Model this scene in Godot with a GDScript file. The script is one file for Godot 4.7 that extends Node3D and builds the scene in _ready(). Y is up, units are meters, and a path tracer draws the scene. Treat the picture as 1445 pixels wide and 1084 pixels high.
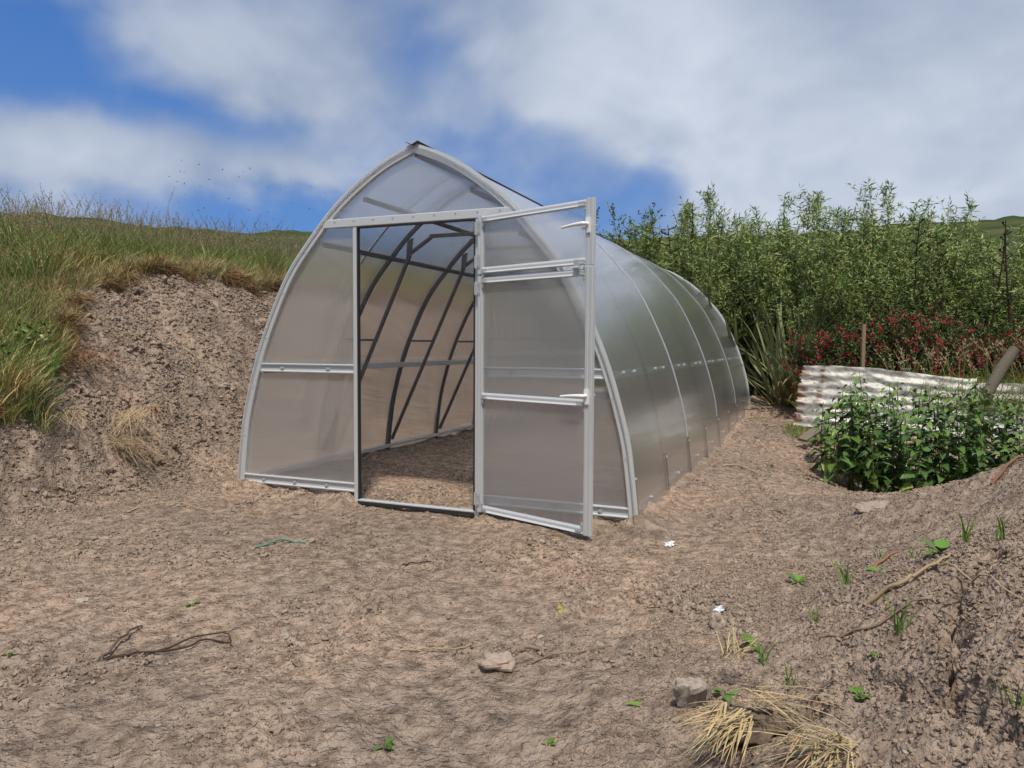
extends Node3D

# ---------------------------------------------------------------- mesh collector
class MB:
	var v := PackedVector3Array()
	var n := PackedVector3Array()
	var c := PackedColorArray()
	var u := PackedVector2Array()
	var ix := PackedInt32Array()
	var col := Color.WHITE

	func vert(p: Vector3, nn: Vector3, uv := Vector2.ZERO) -> int:
		v.append(p)
		n.append(nn)
		c.append(col)
		u.append(uv)
		return v.size() - 1

	func tri(a: Vector3, b: Vector3, d: Vector3, want: Vector3) -> void:
		var k := (b - a).cross(d - a)
		var nn := k.normalized()
		var flip := k.dot(want) > 0.0
		if k.dot(want) < 0.0:
			nn = -nn
		var i := vert(a, nn, Vector2(a.x, a.y))
		vert(b, nn, Vector2(b.x, b.y))
		vert(d, nn, Vector2(d.x, d.y))
		if flip:
			ix.append_array(PackedInt32Array([i, i + 2, i + 1]))
		else:
			ix.append_array(PackedInt32Array([i, i + 1, i + 2]))

	func quad(a: Vector3, b: Vector3, d: Vector3, e: Vector3, nn: Vector3) -> void:
		var flip := (b - a).cross(d - a).dot(nn) > 0.0
		var i := vert(a, nn, Vector2(0, 0))
		vert(b, nn, Vector2(1, 0))
		vert(d, nn, Vector2(1, 1))
		vert(e, nn, Vector2(0, 1))
		if flip:
			ix.append_array(PackedInt32Array([i, i + 2, i + 1, i, i + 3, i + 2]))
		else:
			ix.append_array(PackedInt32Array([i, i + 1, i + 2, i, i + 2, i + 3]))

	# box with chamfered long look: centre p, axes from basis b, size s
	func box(p: Vector3, s: Vector3, b := Basis.IDENTITY) -> void:
		var h := s * 0.5
		for k in 3:
			var w := Vector3.ZERO
			w[k] = 1.0
			var a := Vector3.ZERO
			a[(k + 1) % 3] = h[(k + 1) % 3]
			var e := Vector3.ZERO
			e[(k + 2) % 3] = h[(k + 2) % 3]
			for sg in [-1.0, 1.0]:
				var o: Vector3 = w * h[k] * sg
				quad(p + b * (o - a - e), p + b * (o + a - e), p + b * (o + a + e), p + b * (o - a + e), b * (w * sg))

	# round tube through points
	func tube(pts: PackedVector3Array, radii: PackedFloat32Array, sides := 6, caps := true) -> void:
		var m := pts.size()
		var first := v.size()
		var ref := Vector3.UP
		var t0 := (pts[m - 1] - pts[0]).normalized()
		if absf(t0.dot(ref)) > 0.9:
			ref = Vector3.RIGHT
		for k in m:
			var t := (pts[mini(k + 1, m - 1)] - pts[maxi(k - 1, 0)]).normalized()
			var a := ref.cross(t)
			if a.length() < 0.01:
				a = Vector3(t.y, -t.x, 0.1).cross(t)
			a = a.normalized()
			var b := t.cross(a)
			for j in sides:
				var g := TAU * j / sides
				var d := a * cos(g) + b * sin(g)
				vert(pts[k] + d * radii[k], d, Vector2(float(j) / sides, k))
		for k in m - 1:
			for j in sides:
				var p0 := first + k * sides + j
				var p1 := first + k * sides + (j + 1) % sides
				ix.append_array(PackedInt32Array([p0, p0 + sides, p1, p1, p0 + sides, p1 + sides]))
		if caps:
			for e in 2:
				var k2: int = 0 if e == 0 else m - 1
				var t2 := (pts[1] - pts[0]).normalized() * -1.0 if e == 0 else (pts[m - 1] - pts[m - 2]).normalized()
				var i := vert(pts[k2], t2)
				for j in sides:
					vert(v[first + k2 * sides + j], t2)
				for j in sides:
					if e == 0:
						ix.append_array(PackedInt32Array([i, i + 1 + j, i + 1 + (j + 1) % sides]))
					else:
						ix.append_array(PackedInt32Array([i, i + 1 + (j + 1) % sides, i + 1 + j]))

	# closed profile (a, b) swept along a path; "a" runs along the fixed axis
	func sweep(pts: PackedVector3Array, axis: Vector3, prof: PackedVector2Array, uv_scale := 1.0) -> void:
		var m := pts.size()
		var area := 0.0
		for j in prof.size():
			var p := prof[j]
			var r := prof[(j + 1) % prof.size()]
			area += p.x * r.y - r.x * p.y
		var sg := 1.0 if area > 0.0 else -1.0
		var bs := PackedVector3Array()
		var run := PackedFloat32Array()
		var length := 0.0
		for k in m:
			var t := (pts[mini(k + 1, m - 1)] - pts[maxi(k - 1, 0)]).normalized()
			bs.append(axis.cross(t).normalized())
			if k > 0:
				length += pts[k].distance_to(pts[k - 1])
			run.append(length)
		for j in prof.size():
			var p := prof[j]
			var r := prof[(j + 1) % prof.size()]
			var e := (r - p).normalized() * sg
			var n2 := Vector2(e.y, -e.x)
			var first := v.size()
			for k in m:
				var nn := axis * n2.x + bs[k] * n2.y
				vert(pts[k] + axis * p.x + bs[k] * p.y, nn, Vector2(p.x * uv_scale, run[k] * uv_scale))
				vert(pts[k] + axis * r.x + bs[k] * r.y, nn, Vector2(r.x * uv_scale, run[k] * uv_scale))
			for k in m - 1:
				var q := first + k * 2
				var flip := (v[q + 1] - v[q]).cross(v[q + 3] - v[q]).dot(n[q]) > 0.0
				if flip:
					ix.append_array(PackedInt32Array([q, q + 3, q + 1, q, q + 2, q + 3]))
				else:
					ix.append_array(PackedInt32Array([q, q + 1, q + 3, q, q + 3, q + 2]))
		var tr := Geometry2D.triangulate_polygon(prof)
		for k in [0, m - 1]:
			var t: Vector3 = (pts[0] - pts[1]) if k == 0 else (pts[m - 1] - pts[m - 2])
			for f in range(0, tr.size(), 3):
				var q: Array[Vector3] = []
				for g in 3:
					q.append(pts[k] + axis * prof[tr[f + g]].x + bs[k] * prof[tr[f + g]].y)
				tri(q[0], q[1], q[2], t)

	# flat plate: polygon in x,y between z0 and z0 + thick
	func plate(poly: PackedVector2Array, z0: float, thick: float, uv_scale := 1.0) -> void:
		var tr := Geometry2D.triangulate_polygon(poly)
		for s in [0, 1]:
			var z: float = z0 + thick * s
			var nn := Vector3(0, 0, 1.0 if s == 1 else -1.0)
			var first := v.size()
			for p in poly:
				vert(Vector3(p.x, p.y, z), nn, p * uv_scale)
			for f in range(0, tr.size(), 3):
				var a := tr[f]
				var b := tr[f + 1]
				var d := tr[f + 2]
				if (v[first + b] - v[first + a]).cross(v[first + d] - v[first + a]).dot(nn) > 0.0:
					ix.append_array(PackedInt32Array([first + a, first + d, first + b]))
				else:
					ix.append_array(PackedInt32Array([first + a, first + b, first + d]))
		var mid := Vector2.ZERO
		for p in poly:
			mid += p / poly.size()
		for j in poly.size():
			var p := poly[j]
			var r := poly[(j + 1) % poly.size()]
			var e := (r - p).normalized()
			var n2 := Vector2(e.y, -e.x)
			if n2.dot((p + r) * 0.5 - mid) < 0.0:
				n2 = -n2
			quad(Vector3(p.x, p.y, z0), Vector3(r.x, r.y, z0), Vector3(r.x, r.y, z0 + thick), Vector3(p.x, p.y, z0 + thick), Vector3(n2.x, n2.y, 0))

	# narrow two-triangle leaf folded along its rib
	func blade(p: Vector3, d: Vector3, side: Vector3, wid: float, fold := 0.25) -> void:
		var up := side.cross(d).normalized()
		var m := p + d * 0.45
		var a := m + side * wid + up * wid * fold
		var b := m - side * wid + up * wid * fold
		tri(p, a, p + d, up)
		tri(p, p + d, b, up)

	# leaf with an outline: widths at the stations of a bent rib
	func leaf(p: Vector3, d: Vector3, side: Vector3, length: float, wid: PackedFloat32Array, droop := 0.3, fold := 0.3) -> void:
		var up := side.cross(d).normalized()
		if up.y < 0:
			up = -up
		var m := wid.size()
		var first := v.size()
		for k in m:
			var t := float(k) / (m - 1)
			var ctr := p + d * length * (t - droop * 0.3 * t * t) - Vector3.UP * length * droop * t * t
			var w := wid[k] * length
			var lift := up * w * fold
			var nn := (up + d * droop * t).normalized()
			vert(ctr + side * w + lift, (nn - side * fold).normalized())
			vert(ctr, nn)
			vert(ctr - side * w + lift, (nn + side * fold).normalized())
		for k in m - 1:
			var q := first + k * 3
			var flip := (v[q + 1] - v[q]).cross(v[q + 4] - v[q]).dot(up) > 0.0
			if flip:
				ix.append_array(PackedInt32Array([q, q + 4, q + 1, q, q + 3, q + 4, q + 1, q + 5, q + 2, q + 1, q + 4, q + 5]))
			else:
				ix.append_array(PackedInt32Array([q, q + 1, q + 4, q, q + 4, q + 3, q + 1, q + 2, q + 5, q + 1, q + 5, q + 4]))

	func mesh(m: Material) -> ArrayMesh:
		# front faces run clockwise: turn the ones whose normals say otherwise
		for k in range(0, ix.size(), 3):
			var g := (v[ix[k + 2]] - v[ix[k]]).cross(v[ix[k + 1]] - v[ix[k]])
			if g.dot(n[ix[k]] + n[ix[k + 1]] + n[ix[k + 2]]) < 0.0:
				var sw := ix[k + 1]
				ix[k + 1] = ix[k + 2]
				ix[k + 2] = sw
		var a := []
		a.resize(Mesh.ARRAY_MAX)
		a[Mesh.ARRAY_VERTEX] = v
		a[Mesh.ARRAY_NORMAL] = n
		a[Mesh.ARRAY_COLOR] = c
		a[Mesh.ARRAY_TEX_UV] = u
		a[Mesh.ARRAY_INDEX] = ix
		var r := ArrayMesh.new()
		r.add_surface_from_arrays(Mesh.PRIMITIVE_TRIANGLES, a)
		r.surface_set_material(0, m)
		return r

# ---------------------------------------------------------------- naming helpers
var counts := {}

func numbered(called: String) -> String:
	var k: int = counts.get(called, 0)
	counts[called] = k + 1
	return called if k == 0 else "%s_%03d" % [called, k]

func tag(o: Node3D, label: String, category: String, group := "") -> Node3D:
	o.set_meta("label", label)
	o.set_meta("category", category)
	if group != "":
		o.set_meta("group", group)
	return o

func thing(called: String, label: String, category: String, at := Vector3.ZERO, turn := 0.0, group := "") -> Node3D:
	var o := Node3D.new()
	o.name = numbered(called)
	add_child(o)
	o.position = at
	o.rotation.y = turn
	return tag(o, label, category, group)

func part(called: String, m: Mesh, parent: Node3D, at := Vector3.ZERO) -> MeshInstance3D:
	var o := MeshInstance3D.new()
	o.name = called
	o.mesh = m
	o.position = at
	parent.add_child(o, true)
	return o

func top_mesh(called: String, m: Mesh, at := Vector3.ZERO) -> MeshInstance3D:
	var o := MeshInstance3D.new()
	o.name = numbered(called)
	o.mesh = m
	o.position = at
	add_child(o)
	return o

func holder(called: String, parent: Node3D) -> Node3D:
	var o := Node3D.new()
	o.name = called
	parent.add_child(o, true)
	return o

func scatter(called: String, m: Mesh, where: Array, tints: Array, label: String, category: String) -> void:
	var mm := MultiMesh.new()
	mm.transform_format = MultiMesh.TRANSFORM_3D
	mm.use_colors = true
	mm.mesh = m
	mm.instance_count = where.size()
	for k in where.size():
		mm.set_instance_transform(k, where[k])
		mm.set_instance_color(k, tints[k])
	var o := MultiMeshInstance3D.new()
	o.name = numbered(called)
	o.multimesh = mm
	add_child(o)
	o.set_meta("kind", "stuff")
	tag(o, label, category)

# ---------------------------------------------------------------- materials
func lin(r: float, g: float, b: float) -> Color:
	return Color(r, g, b).linear_to_srgb()

func noise_tex(sd: int, freq: float, oct: int, ramp: Array, size := 1024, kind := FastNoiseLite.TYPE_SIMPLEX_SMOOTH, normal := false) -> NoiseTexture2D:
	var f := FastNoiseLite.new()
	f.seed = sd
	f.noise_type = kind
	f.frequency = freq
	f.fractal_octaves = oct
	f.fractal_gain = 0.6
	var t := NoiseTexture2D.new()
	t.width = size
	t.height = size
	t.seamless = true
	t.noise = f
	t.as_normal_map = normal
	if ramp.size():
		var g := Gradient.new()
		g.offsets = PackedFloat32Array(ramp.map(func(e): return e[0]))
		g.colors = PackedColorArray(ramp.map(func(e): return e[1]))
		t.color_ramp = g
	return t

func grey(x: float) -> Color:
	return Color(x, x, x)

func plain(color: Color, rough := 0.8, metal := 0.0, spec := 0.5) -> StandardMaterial3D:
	var m := StandardMaterial3D.new()
	m.albedo_color = color
	m.roughness = rough
	m.metallic = metal
	m.metallic_specular = spec
	return m

var M := {}

func make_materials() -> void:
	# soil: computed grain over vertex tones
	var s := plain(Color.WHITE, 0.95, 0.0, 0.25)
	s.vertex_color_use_as_albedo = true
	s.albedo_texture = noise_tex(3, 0.012, 6, [[0.0, Color(0.50, 0.485, 0.475)], [0.35, Color(0.76, 0.75, 0.74)], [0.6, Color(0.93, 0.925, 0.915)], [1.0, Color(1, 1, 1)]])
	s.uv1_triplanar = true
	s.uv1_world_triplanar = true
	s.uv1_scale = Vector3(0.9, 0.9, 0.9)
	s.heightmap_enabled = true
	s.heightmap_texture = noise_tex(8, 0.03, 6, [], 1024)
	s.heightmap_scale = 2.8
	M.soil = s
	var cl := plain(Color.WHITE, 0.95, 0.0, 0.25)
	cl.vertex_color_use_as_albedo = true
	cl.albedo_texture = s.albedo_texture
	cl.uv1_triplanar = true
	cl.uv1_scale = Vector3(3, 3, 3)
	M.clod = cl
	var h := plain(Color.WHITE, 0.95, 0.0, 0.2)
	h.vertex_color_use_as_albedo = true
	h.albedo_texture = noise_tex(21, 0.03, 6, [[0.0, grey(0.55)], [0.5, grey(0.85)], [1.0, grey(1.0)]])
	h.uv1_triplanar = true
	h.uv1_world_triplanar = true
	h.uv1_scale = Vector3(0.06, 0.06, 0.06)
	M.turf = h
	# galvanised steel
	var g := plain(lin(0.72, 0.76, 0.79), 0.40, 0.35)
	g.roughness_texture = noise_tex(5, 0.02, 4, [[0.0, grey(0.75)], [1.0, grey(1.0)]], 512)
	g.uv1_triplanar = true
	g.uv1_scale = Vector3(4, 4, 4)
	g.albedo_texture = noise_tex(6, 0.05, 4, [[0.0, grey(0.86)], [1.0, grey(1.0)]], 512)
	M.zinc = g
	M.steel = plain(lin(0.13, 0.13, 0.135), 0.5, 0.4)
	M.rubber = plain(lin(0.02, 0.02, 0.022), 0.7)
	M.plastic = plain(lin(0.75, 0.76, 0.76), 0.35)
	M.bolt = plain(lin(0.50, 0.53, 0.56), 0.4, 0.4)
	M.rustcap = plain(lin(0.12, 0.09, 0.07), 0.7, 0.2)
	# twin-wall polycarbonate: clear sheet whose flutes spread the light sideways
	var p := plain(Color(0.98, 0.985, 0.995, 0.085), 0.05, 0.0, 0.7)
	p.transparency = BaseMaterial3D.TRANSPARENCY_ALPHA
	p.refraction_enabled = true
	p.refraction_scale = 0.045
	p.clearcoat_enabled = true
	p.clearcoat = 0.8
	p.clearcoat_roughness = 0.24
	p.normal_enabled = true
	p.normal_texture = flute_normal()
	p.normal_scale = 1.0
	M.poly = p
	for e in [["leaf", 0.5, 0.45], ["grass", 0.65, 0.35], ["gloss_leaf", 0.36, 0.3]]:
		var l := plain(Color.WHITE, e[1], 0.0, 0.4)
		l.vertex_color_use_as_albedo = true
		l.backlight_enabled = true
		l.backlight = grey(e[2])
		M[e[0]] = l
	var b := plain(Color.WHITE, 0.9, 0.0, 0.3)
	b.vertex_color_use_as_albedo = true
	M.bark = b
	var w := plain(Color.WHITE, 0.85, 0.0, 0.3)
	w.vertex_color_use_as_albedo = true
	w.albedo_texture = noise_tex(31, 0.03, 5, [[0.0, grey(0.5)], [1.0, grey(1.0)]], 512)
	w.uv1_triplanar = true
	w.uv1_scale = Vector3(14, 1.5, 14)
	M.wood = w
	var cs := plain(Color.WHITE, 0.5, 0.25)
	cs.vertex_color_use_as_albedo = true
	cs.albedo_texture = noise_tex(33, 0.02, 5, [[0.0, grey(0.75)], [1.0, grey(1.0)]], 512)
	cs.uv1_triplanar = true
	cs.uv1_scale = Vector3(1.5, 1.5, 1.5)
	M.sheet = cs
	var st := plain(lin(1.0, 1.0, 1.0), 0.9, 0.0, 0.3)
	st.vertex_color_use_as_albedo = true
	st.albedo_texture = noise_tex(41, 0.02, 6, [[0.0, grey(0.72)], [0.5, grey(0.95)], [1.0, grey(1.0)]], 512)
	st.uv1_triplanar = true
	st.uv1_scale = Vector3(5, 5, 5)
	st.heightmap_enabled = true
	st.heightmap_texture = st.albedo_texture
	st.heightmap_scale = 0.6
	M.stone = st

func flute_normal() -> ImageTexture:
	var im := Image.create(64, 4, false, Image.FORMAT_RGBA8)
	for x in 64:
		var t := TAU * x / 64.0
		var nx := 0.055 * sin(t) + 0.03 * sin(2.0 * t + 1.0)
		var nn := Vector3(nx, 0, 1).normalized()
		for y in 4:
			im.set_pixel(x, y, Color(nn.x * 0.5 + 0.5, 0.5, nn.z * 0.5 + 0.5))
	return ImageTexture.create_from_image(im)

# ---------------------------------------------------------------- the land
const BANK := [[-30.0, -2.0, -3.6, 1.9], [-9.0, -2.0, -3.6, 1.9], [-6.0, -2.05, -3.7, 1.9], [-3.5, -2.1, -3.9, 1.85], [-1.8, -2.1, -4.25, 1.88], [-0.8, -2.1, -4.3, 1.75], [0.1, -2.05, -3.35, 1.12], [1.0, -1.95, -2.75, 0.8], [1.6, -1.9, -2.6, 0.72], [3.0, -1.75, -2.45, 0.65], [8.0, -1.6, -2.3, 0.6]]
const FLUTES := 90.0
var relief: Array[FastNoiseLite] = []
const CRACKS := [[Vector2(2.56, 2.02), Vector2(2.66, 2.16), Vector2(2.70, 2.26), Vector2(2.80, 2.36), Vector2(2.86, 2.52)], [Vector2(2.80, 2.20), Vector2(2.78, 2.36), Vector2(2.90, 2.42)], [Vector2(2.95, 1.75), Vector2(2.84, 1.92), Vector2(2.80, 2.20)], [Vector2(2.3, 2.27), Vector2(2.42, 2.30), Vector2(2.52, 2.24)]]

func noise(sd: int, freq: float, kind := FastNoiseLite.TYPE_SIMPLEX_SMOOTH, oct := 1) -> FastNoiseLite:
	var f := FastNoiseLite.new()
	f.seed = sd
	f.frequency = freq
	f.noise_type = kind
	f.fractal_type = FastNoiseLite.FRACTAL_FBM if oct > 1 else FastNoiseLite.FRACTAL_NONE
	f.fractal_octaves = oct
	if kind == FastNoiseLite.TYPE_CELLULAR:
		f.cellular_return_type = FastNoiseLite.RETURN_DISTANCE
		f.cellular_jitter = 1.0
	return f

func bell(x: float, z: float, cx: float, cz: float, sx: float, sz: float) -> float:
	var a := (x - cx) / sx
	var b := (z - cz) / sz
	var e := a * a + b * b
	return exp(-e * 0.5) if e < 24.0 else 0.0

func bank(z: float) -> Array:
	for k in BANK.size() - 1:
		if z < BANK[k + 1][0]:
			var t := clampf((z - BANK[k][0]) / (BANK[k + 1][0] - BANK[k][0]), 0, 1)
			return [lerpf(BANK[k][1], BANK[k + 1][1], t), lerpf(BANK[k][2], BANK[k + 1][2], t), lerpf(BANK[k][3], BANK[k + 1][3], t)]
	return [BANK[-1][1], BANK[-1][2], BANK[-1][3]]

# [height, share of the bank climbed]
func lie(x: float, z: float) -> Vector2:
	var b := bank(z)
	var f: float = b[0]
	var t: float = b[1]
	var wob := 0.12 * relief[0].get_noise_2d(z * 1.7, 31.0)
	var h := 0.0
	var up := 0.0
	if x < f:
		up = (f - x) / (f - t - wob)
		h = b[2] * (0.5 * up + 0.5 * smoothstep(0.0, 1.0, up)) if up < 1.0 else b[2] + 0.09 * (t - x)
	if z < -7.0:
		h += smoothstep(-2.4, -1.6, x) * 0.13 * (-7.0 - maxf(z, -12.0)) * smoothstep(0.0, 1.5, -7.0 - z)
	h += 0.70 * bell(x, z, 4.25, -0.3, 0.8, 0.95) + 0.62 * bell(x, z, 3.55, 1.9, 0.7, 0.85) - 0.62 * bell(x, z, 3.8, -3.75, 0.9, 0.95) 
	var r := Vector2(x - 2.46, z - 4.25).length()
	if r > 14.0:
		var far := 1.9 + 0.09 * (r - 9.0) if r < 60.0 else 6.49 + 0.166 * (r - 60.0)
		h = lerpf(h, far, smoothstep(14.0, 34.0, r))
	return Vector2(h, up)

func is_turf(x: float, z: float, up: float) -> float:
	var t := smoothstep(0.96, 1.06, up)
	t = maxf(t, smoothstep(-8.9, -9.6, z))
	t = maxf(t, smoothstep(2.2, 2.6, x) * smoothstep(-6.1, -6.4, z))
	t = maxf(t, smoothstep(5.2, 6.0, x))
	return t

func land(x: float, z: float) -> Vector3:
	var l := lie(x, z)
	var h := l.x
	var heap := clampf(smoothstep(2.0, 2.7, x) * smoothstep(-4.0, -1.0, z) + smoothstep(0.02, 0.2, l.y) * 1.2, 0.0, 1.4)
	var near := smoothstep(16.0, 9.0, Vector2(x, z).length())
	if near > 0.0:
		var big := relief[0].get_noise_2d(x, z)
		var mid := relief[1].get_noise_2d(x, z)
		var patch := minf(1.25, smoothstep(-0.1, 0.45, relief[4].get_noise_2d(x, z)) + heap * 0.8)
		var slope := smoothstep(0.05, 0.3, l.y) * smoothstep(1.25, 0.95, l.y)
		h += near * (big * (0.030 + 0.05 * heap + 0.06 * slope) + mid * (0.011 + 0.012 * heap + 0.035 * slope))
		var f2 := relief[2].get_noise_2d(x, z)
		var f3 := relief[3].get_noise_2d(x, z)
		var f7 := relief[7].get_noise_2d(x, z)
		h += near * f2 * (0.0016 + 0.005 * patch + 0.016 * slope)
		h += near * f3 * (0.0030 + 0.0045 * patch)
		# crumbled soil where it was turned
		if patch > 0.05:
			h += near * patch * (0.003 * (-0.35 - relief[5].get_noise_2d(x, z)) + 0.0035 * (-0.35 - relief[6].get_noise_2d(x, z)) + 0.009 * maxf(0.0, f7 - 0.05) - 0.010 * maxf(0.0, -f7 - 0.25))
		# scraped, drawn-out marks of the digger in front of the house
		h += near * (1.0 - minf(1.0, heap)) * 0.007 * relief[2].get_noise_2d(x * 0.10 + z * 0.35, z * 0.5 - x * 0.15)
	# bodies of soil thrown against the walls
	if absf(x) < 2.4 and z < 0.9 and z > -8.6:
		var dx := absf(absf(x) - 1.5)
		var ridge := maxf(0.0, 1.0 - dx / 0.30) if z < 0.05 else 0.0
		h += ridge * ridge * (0.04 + 0.09 * maxf(0.0, relief[1].get_noise_2d(x * 0.4 + 7.0, z * 0.8)))
		var front := maxf(0.0, 1.0 - absf(z - 0.02) / 0.22) if absf(x) < 1.7 else 0.0
		var door := 1.0 - smoothstep(0.55, 0.40, absf(x - 0.02))
		h += front * (0.035 * door + 0.045 * door * relief[1].get_noise_2d(x * 1.4, 3.0)) - 0.025 * front * (1.0 - door)
	if x > 2.2 and z > 1.6 and z < 2.7 and x < 3.1:
		var q := Vector2(x + 0.03 * relief[2].get_noise_2d(z, x), z + 0.03 * relief[2].get_noise_2d(x + 9.0, z))
		for cr in CRACKS:
			for k in cr.size() - 1:
				var e := q.distance_to(Geometry2D.get_closest_point_to_segment(q, cr[k], cr[k + 1]))
				if e < 0.03:
					h -= 0.075 * smoothstep(0.03, 0.004, e)
	return Vector3(h, l.y, heap)

func ground_y(x: float, z: float) -> float:
	return land(x, z).x

func spaced(spans: Array) -> PackedFloat32Array:
	var r := PackedFloat32Array()
	for s in spans:
		var k := int(ceil((s[1] - s[0]) / s[2]))
		for j in k:
			r.append(lerpf(s[0], s[1], float(j) / k))
	r.append(spans[-1][1])
	return r

func build_ground() -> void:
	relief = [noise(1, 0.75, FastNoiseLite.TYPE_SIMPLEX_SMOOTH, 2), noise(2, 3.1, FastNoiseLite.TYPE_SIMPLEX_SMOOTH, 2), noise(3, 13.0), noise(4, 37.0, FastNoiseLite.TYPE_SIMPLEX, 2), noise(5, 0.9, FastNoiseLite.TYPE_SIMPLEX_SMOOTH, 3), noise(6, 11.0, FastNoiseLite.TYPE_CELLULAR), noise(7, 24.0, FastNoiseLite.TYPE_CELLULAR), noise(8, 5.5, FastNoiseLite.TYPE_SIMPLEX, 3)]
	var xs := spaced([[-70.0, -25.0, 3.0], [-25.0, -8.0, 0.6], [-8.0, -4.6, 0.09], [-4.6, -2.2, 0.022], [-2.2, 0.6, 0.016], [0.6, 3.3, 0.0115], [3.3, 4.8, 0.022], [4.8, 8.0, 0.1], [8.0, 70.0, 2.5]])
	var zs := spaced([[-70.0, -22.0, 3.0], [-22.0, -10.0, 0.5], [-10.0, -6.0, 0.07], [-6.0, -1.0, 0.032], [-1.0, 0.9, 0.019], [0.9, 3.2, 0.0115], [3.2, 4.5, 0.06], [4.5, 12.0, 0.4], [12.0, 60.0, 4.0]])
	var nx := xs.size()
	var nz := zs.size()
	var v := PackedVector3Array()
	var c := PackedColorArray()
	var nn := PackedVector3Array()
	v.resize(nx * nz)
	c.resize(nx * nz)
	nn.resize(nx * nz)
	var tone := noise(11, 0.55, FastNoiseLite.TYPE_SIMPLEX_SMOOTH, 4)
	var tone2 := noise(12, 4.5, FastNoiseLite.TYPE_SIMPLEX_SMOOTH, 3)
	var dry := Color(0.51, 0.385, 0.295)
	var buff := Color(0.395, 0.317, 0.257)
	var moist := Color(0.215, 0.165, 0.132)
	var turf := Color(0.10, 0.095, 0.045)
	for j in nz:
		for i in nx:
			var x := xs[i]
			var z := zs[j]
			var l := land(x, z)
			v[j * nx + i] = Vector3(x, l.x, z)
			var t := tone.get_noise_2d(x, z)
			var t2 := tone2.get_noise_2d(x, z)
			var col := buff.lerp(dry, clampf(0.62 + t * 1.5 - l.z * 0.6 - 0.5 * smoothstep(0.9, 2.0, z + t * 1.5), 0.0, 1.0))
			col = col.lerp(moist, clampf((t2 * 0.9 - t * 0.5 - 0.12) * (0.9 + 0.5 * l.z), 0.0, 0.75))
			col = col.lerp(turf, is_turf(x, z, l.y))
			c[j * nx + i] = col
	for j in nz:
		for i in nx:
			var a := v[j * nx + mini(i + 1, nx - 1)] - v[j * nx + maxi(i - 1, 0)]
			var b := v[mini(j + 1, nz - 1) * nx + i] - v[maxi(j - 1, 0) * nx + i]
			nn[j * nx + i] = b.cross(a).normalized()
	var ix := PackedInt32Array()
	ix.resize((nx - 1) * (nz - 1) * 6)
	var w := 0
	for j in nz - 1:
		for i in nx - 1:
			var p := j * nx + i
			ix[w] = p
			ix[w + 1] = p + 1
			ix[w + 2] = p + nx
			ix[w + 3] = p + 1
			ix[w + 4] = p + nx + 1
			ix[w + 5] = p + nx
			w += 6
	var arr := []
	arr.resize(Mesh.ARRAY_MAX)
	arr[Mesh.ARRAY_VERTEX] = v
	arr[Mesh.ARRAY_NORMAL] = nn
	arr[Mesh.ARRAY_COLOR] = c
	arr[Mesh.ARRAY_INDEX] = ix
	var m := ArrayMesh.new()
	m.add_surface_from_arrays(Mesh.PRIMITIVE_TRIANGLES, arr)
	m.surface_set_material(0, M.soil)
	var o := top_mesh("ground", m)
	o.set_meta("kind", "structure")
	o.set_meta("label", "bare dug sandy soil with the grass covered bank")
	o.set_meta("category", "ground")
	print("ground ", nx * nz)

func build_hill() -> void:
	# rising pasture all round, up to a skyline about eight degrees high
	var skyline := noise(51, 0.9, FastNoiseLite.TYPE_SIMPLEX_SMOOTH, 4)
	var lumps := noise(52, 0.05, FastNoiseLite.TYPE_SIMPLEX_SMOOTH, 4)
	var tone := noise(53, 0.035, FastNoiseLite.TYPE_SIMPLEX_SMOOTH, 5)
	var na := 720
	var rs := spaced([[52.0, 100.0, 2.0], [100.0, 230.0, 3.0], [230.0, 420.0, 19.0]])
	var nr := rs.size()
	var mb := MB.new()
	for j in nr:
		for i in na + 1:
			var a := TAU * i / na
			var r := rs[j]
			var p := Vector3(2.46 + sin(a) * r, 0, 4.25 - cos(a) * r)
			var y := 6.49 + 0.09 * (r - 60.0) if r < 60.0 else 6.49 + 0.166 * (r - 60.0)
			y += lumps.get_noise_2d(p.x * 0.5, p.z * 0.5) * smoothstep(52.0, 90.0, r) * 0.8 + 0.05
			y += smoothstep(120.0, 215.0, r) * 1.3 * skyline.get_noise_2d(a * 7.0, 0.0) + smoothstep(190.0, 215.0, r) * 0.5 * skyline.get_noise_2d(a * 160.0, 5.0)
			if r > 218.0:
				y = lerpf(y, 22.0, smoothstep(218.0, 380.0, r))
			p.y = y
			var t := tone.get_noise_2d(p.x, p.z * 1.0)
			mb.col = Color(0.055, 0.085, 0.026).lerp(Color(0.115, 0.125, 0.045), clampf(0.45 + t * 1.5, 0.0, 1.0)).lerp(Color(0.045, 0.055, 0.025), clampf(tone.get_noise_2d(p.x * 2.3 + 90.0, p.z * 2.3) * 1.6 - 0.25, 0.0, 0.8))
			mb.vert(p, Vector3.UP)
	for j in nr - 1:
		for i in na:
			var p := j * (na + 1) + i
			mb.ix.append_array(PackedInt32Array([p, p + na + 1, p + 1, p + 1, p + na + 1, p + na + 2]))
	for j in nr:
		for i in na + 1:
			var p := j * (na + 1) + i
			var a := mb.v[mini(j + 1, nr - 1) * (na + 1) + i] - mb.v[maxi(j - 1, 0) * (na + 1) + i]
			var b := mb.v[j * (na + 1) + mini(i + 1, na)] - mb.v[j * (na + 1) + maxi(i - 1, 0)]
			var k := a.cross(b).normalized()
			mb.n[p] = k if k.y > 0 else -k
	var o := top_mesh("hill", mb.mesh(M.turf))
	o.set_meta("kind", "structure")
	o.set_meta("label", "green pasture hillside rising to a low skyline")
	o.set_meta("category", "hill")

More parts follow.
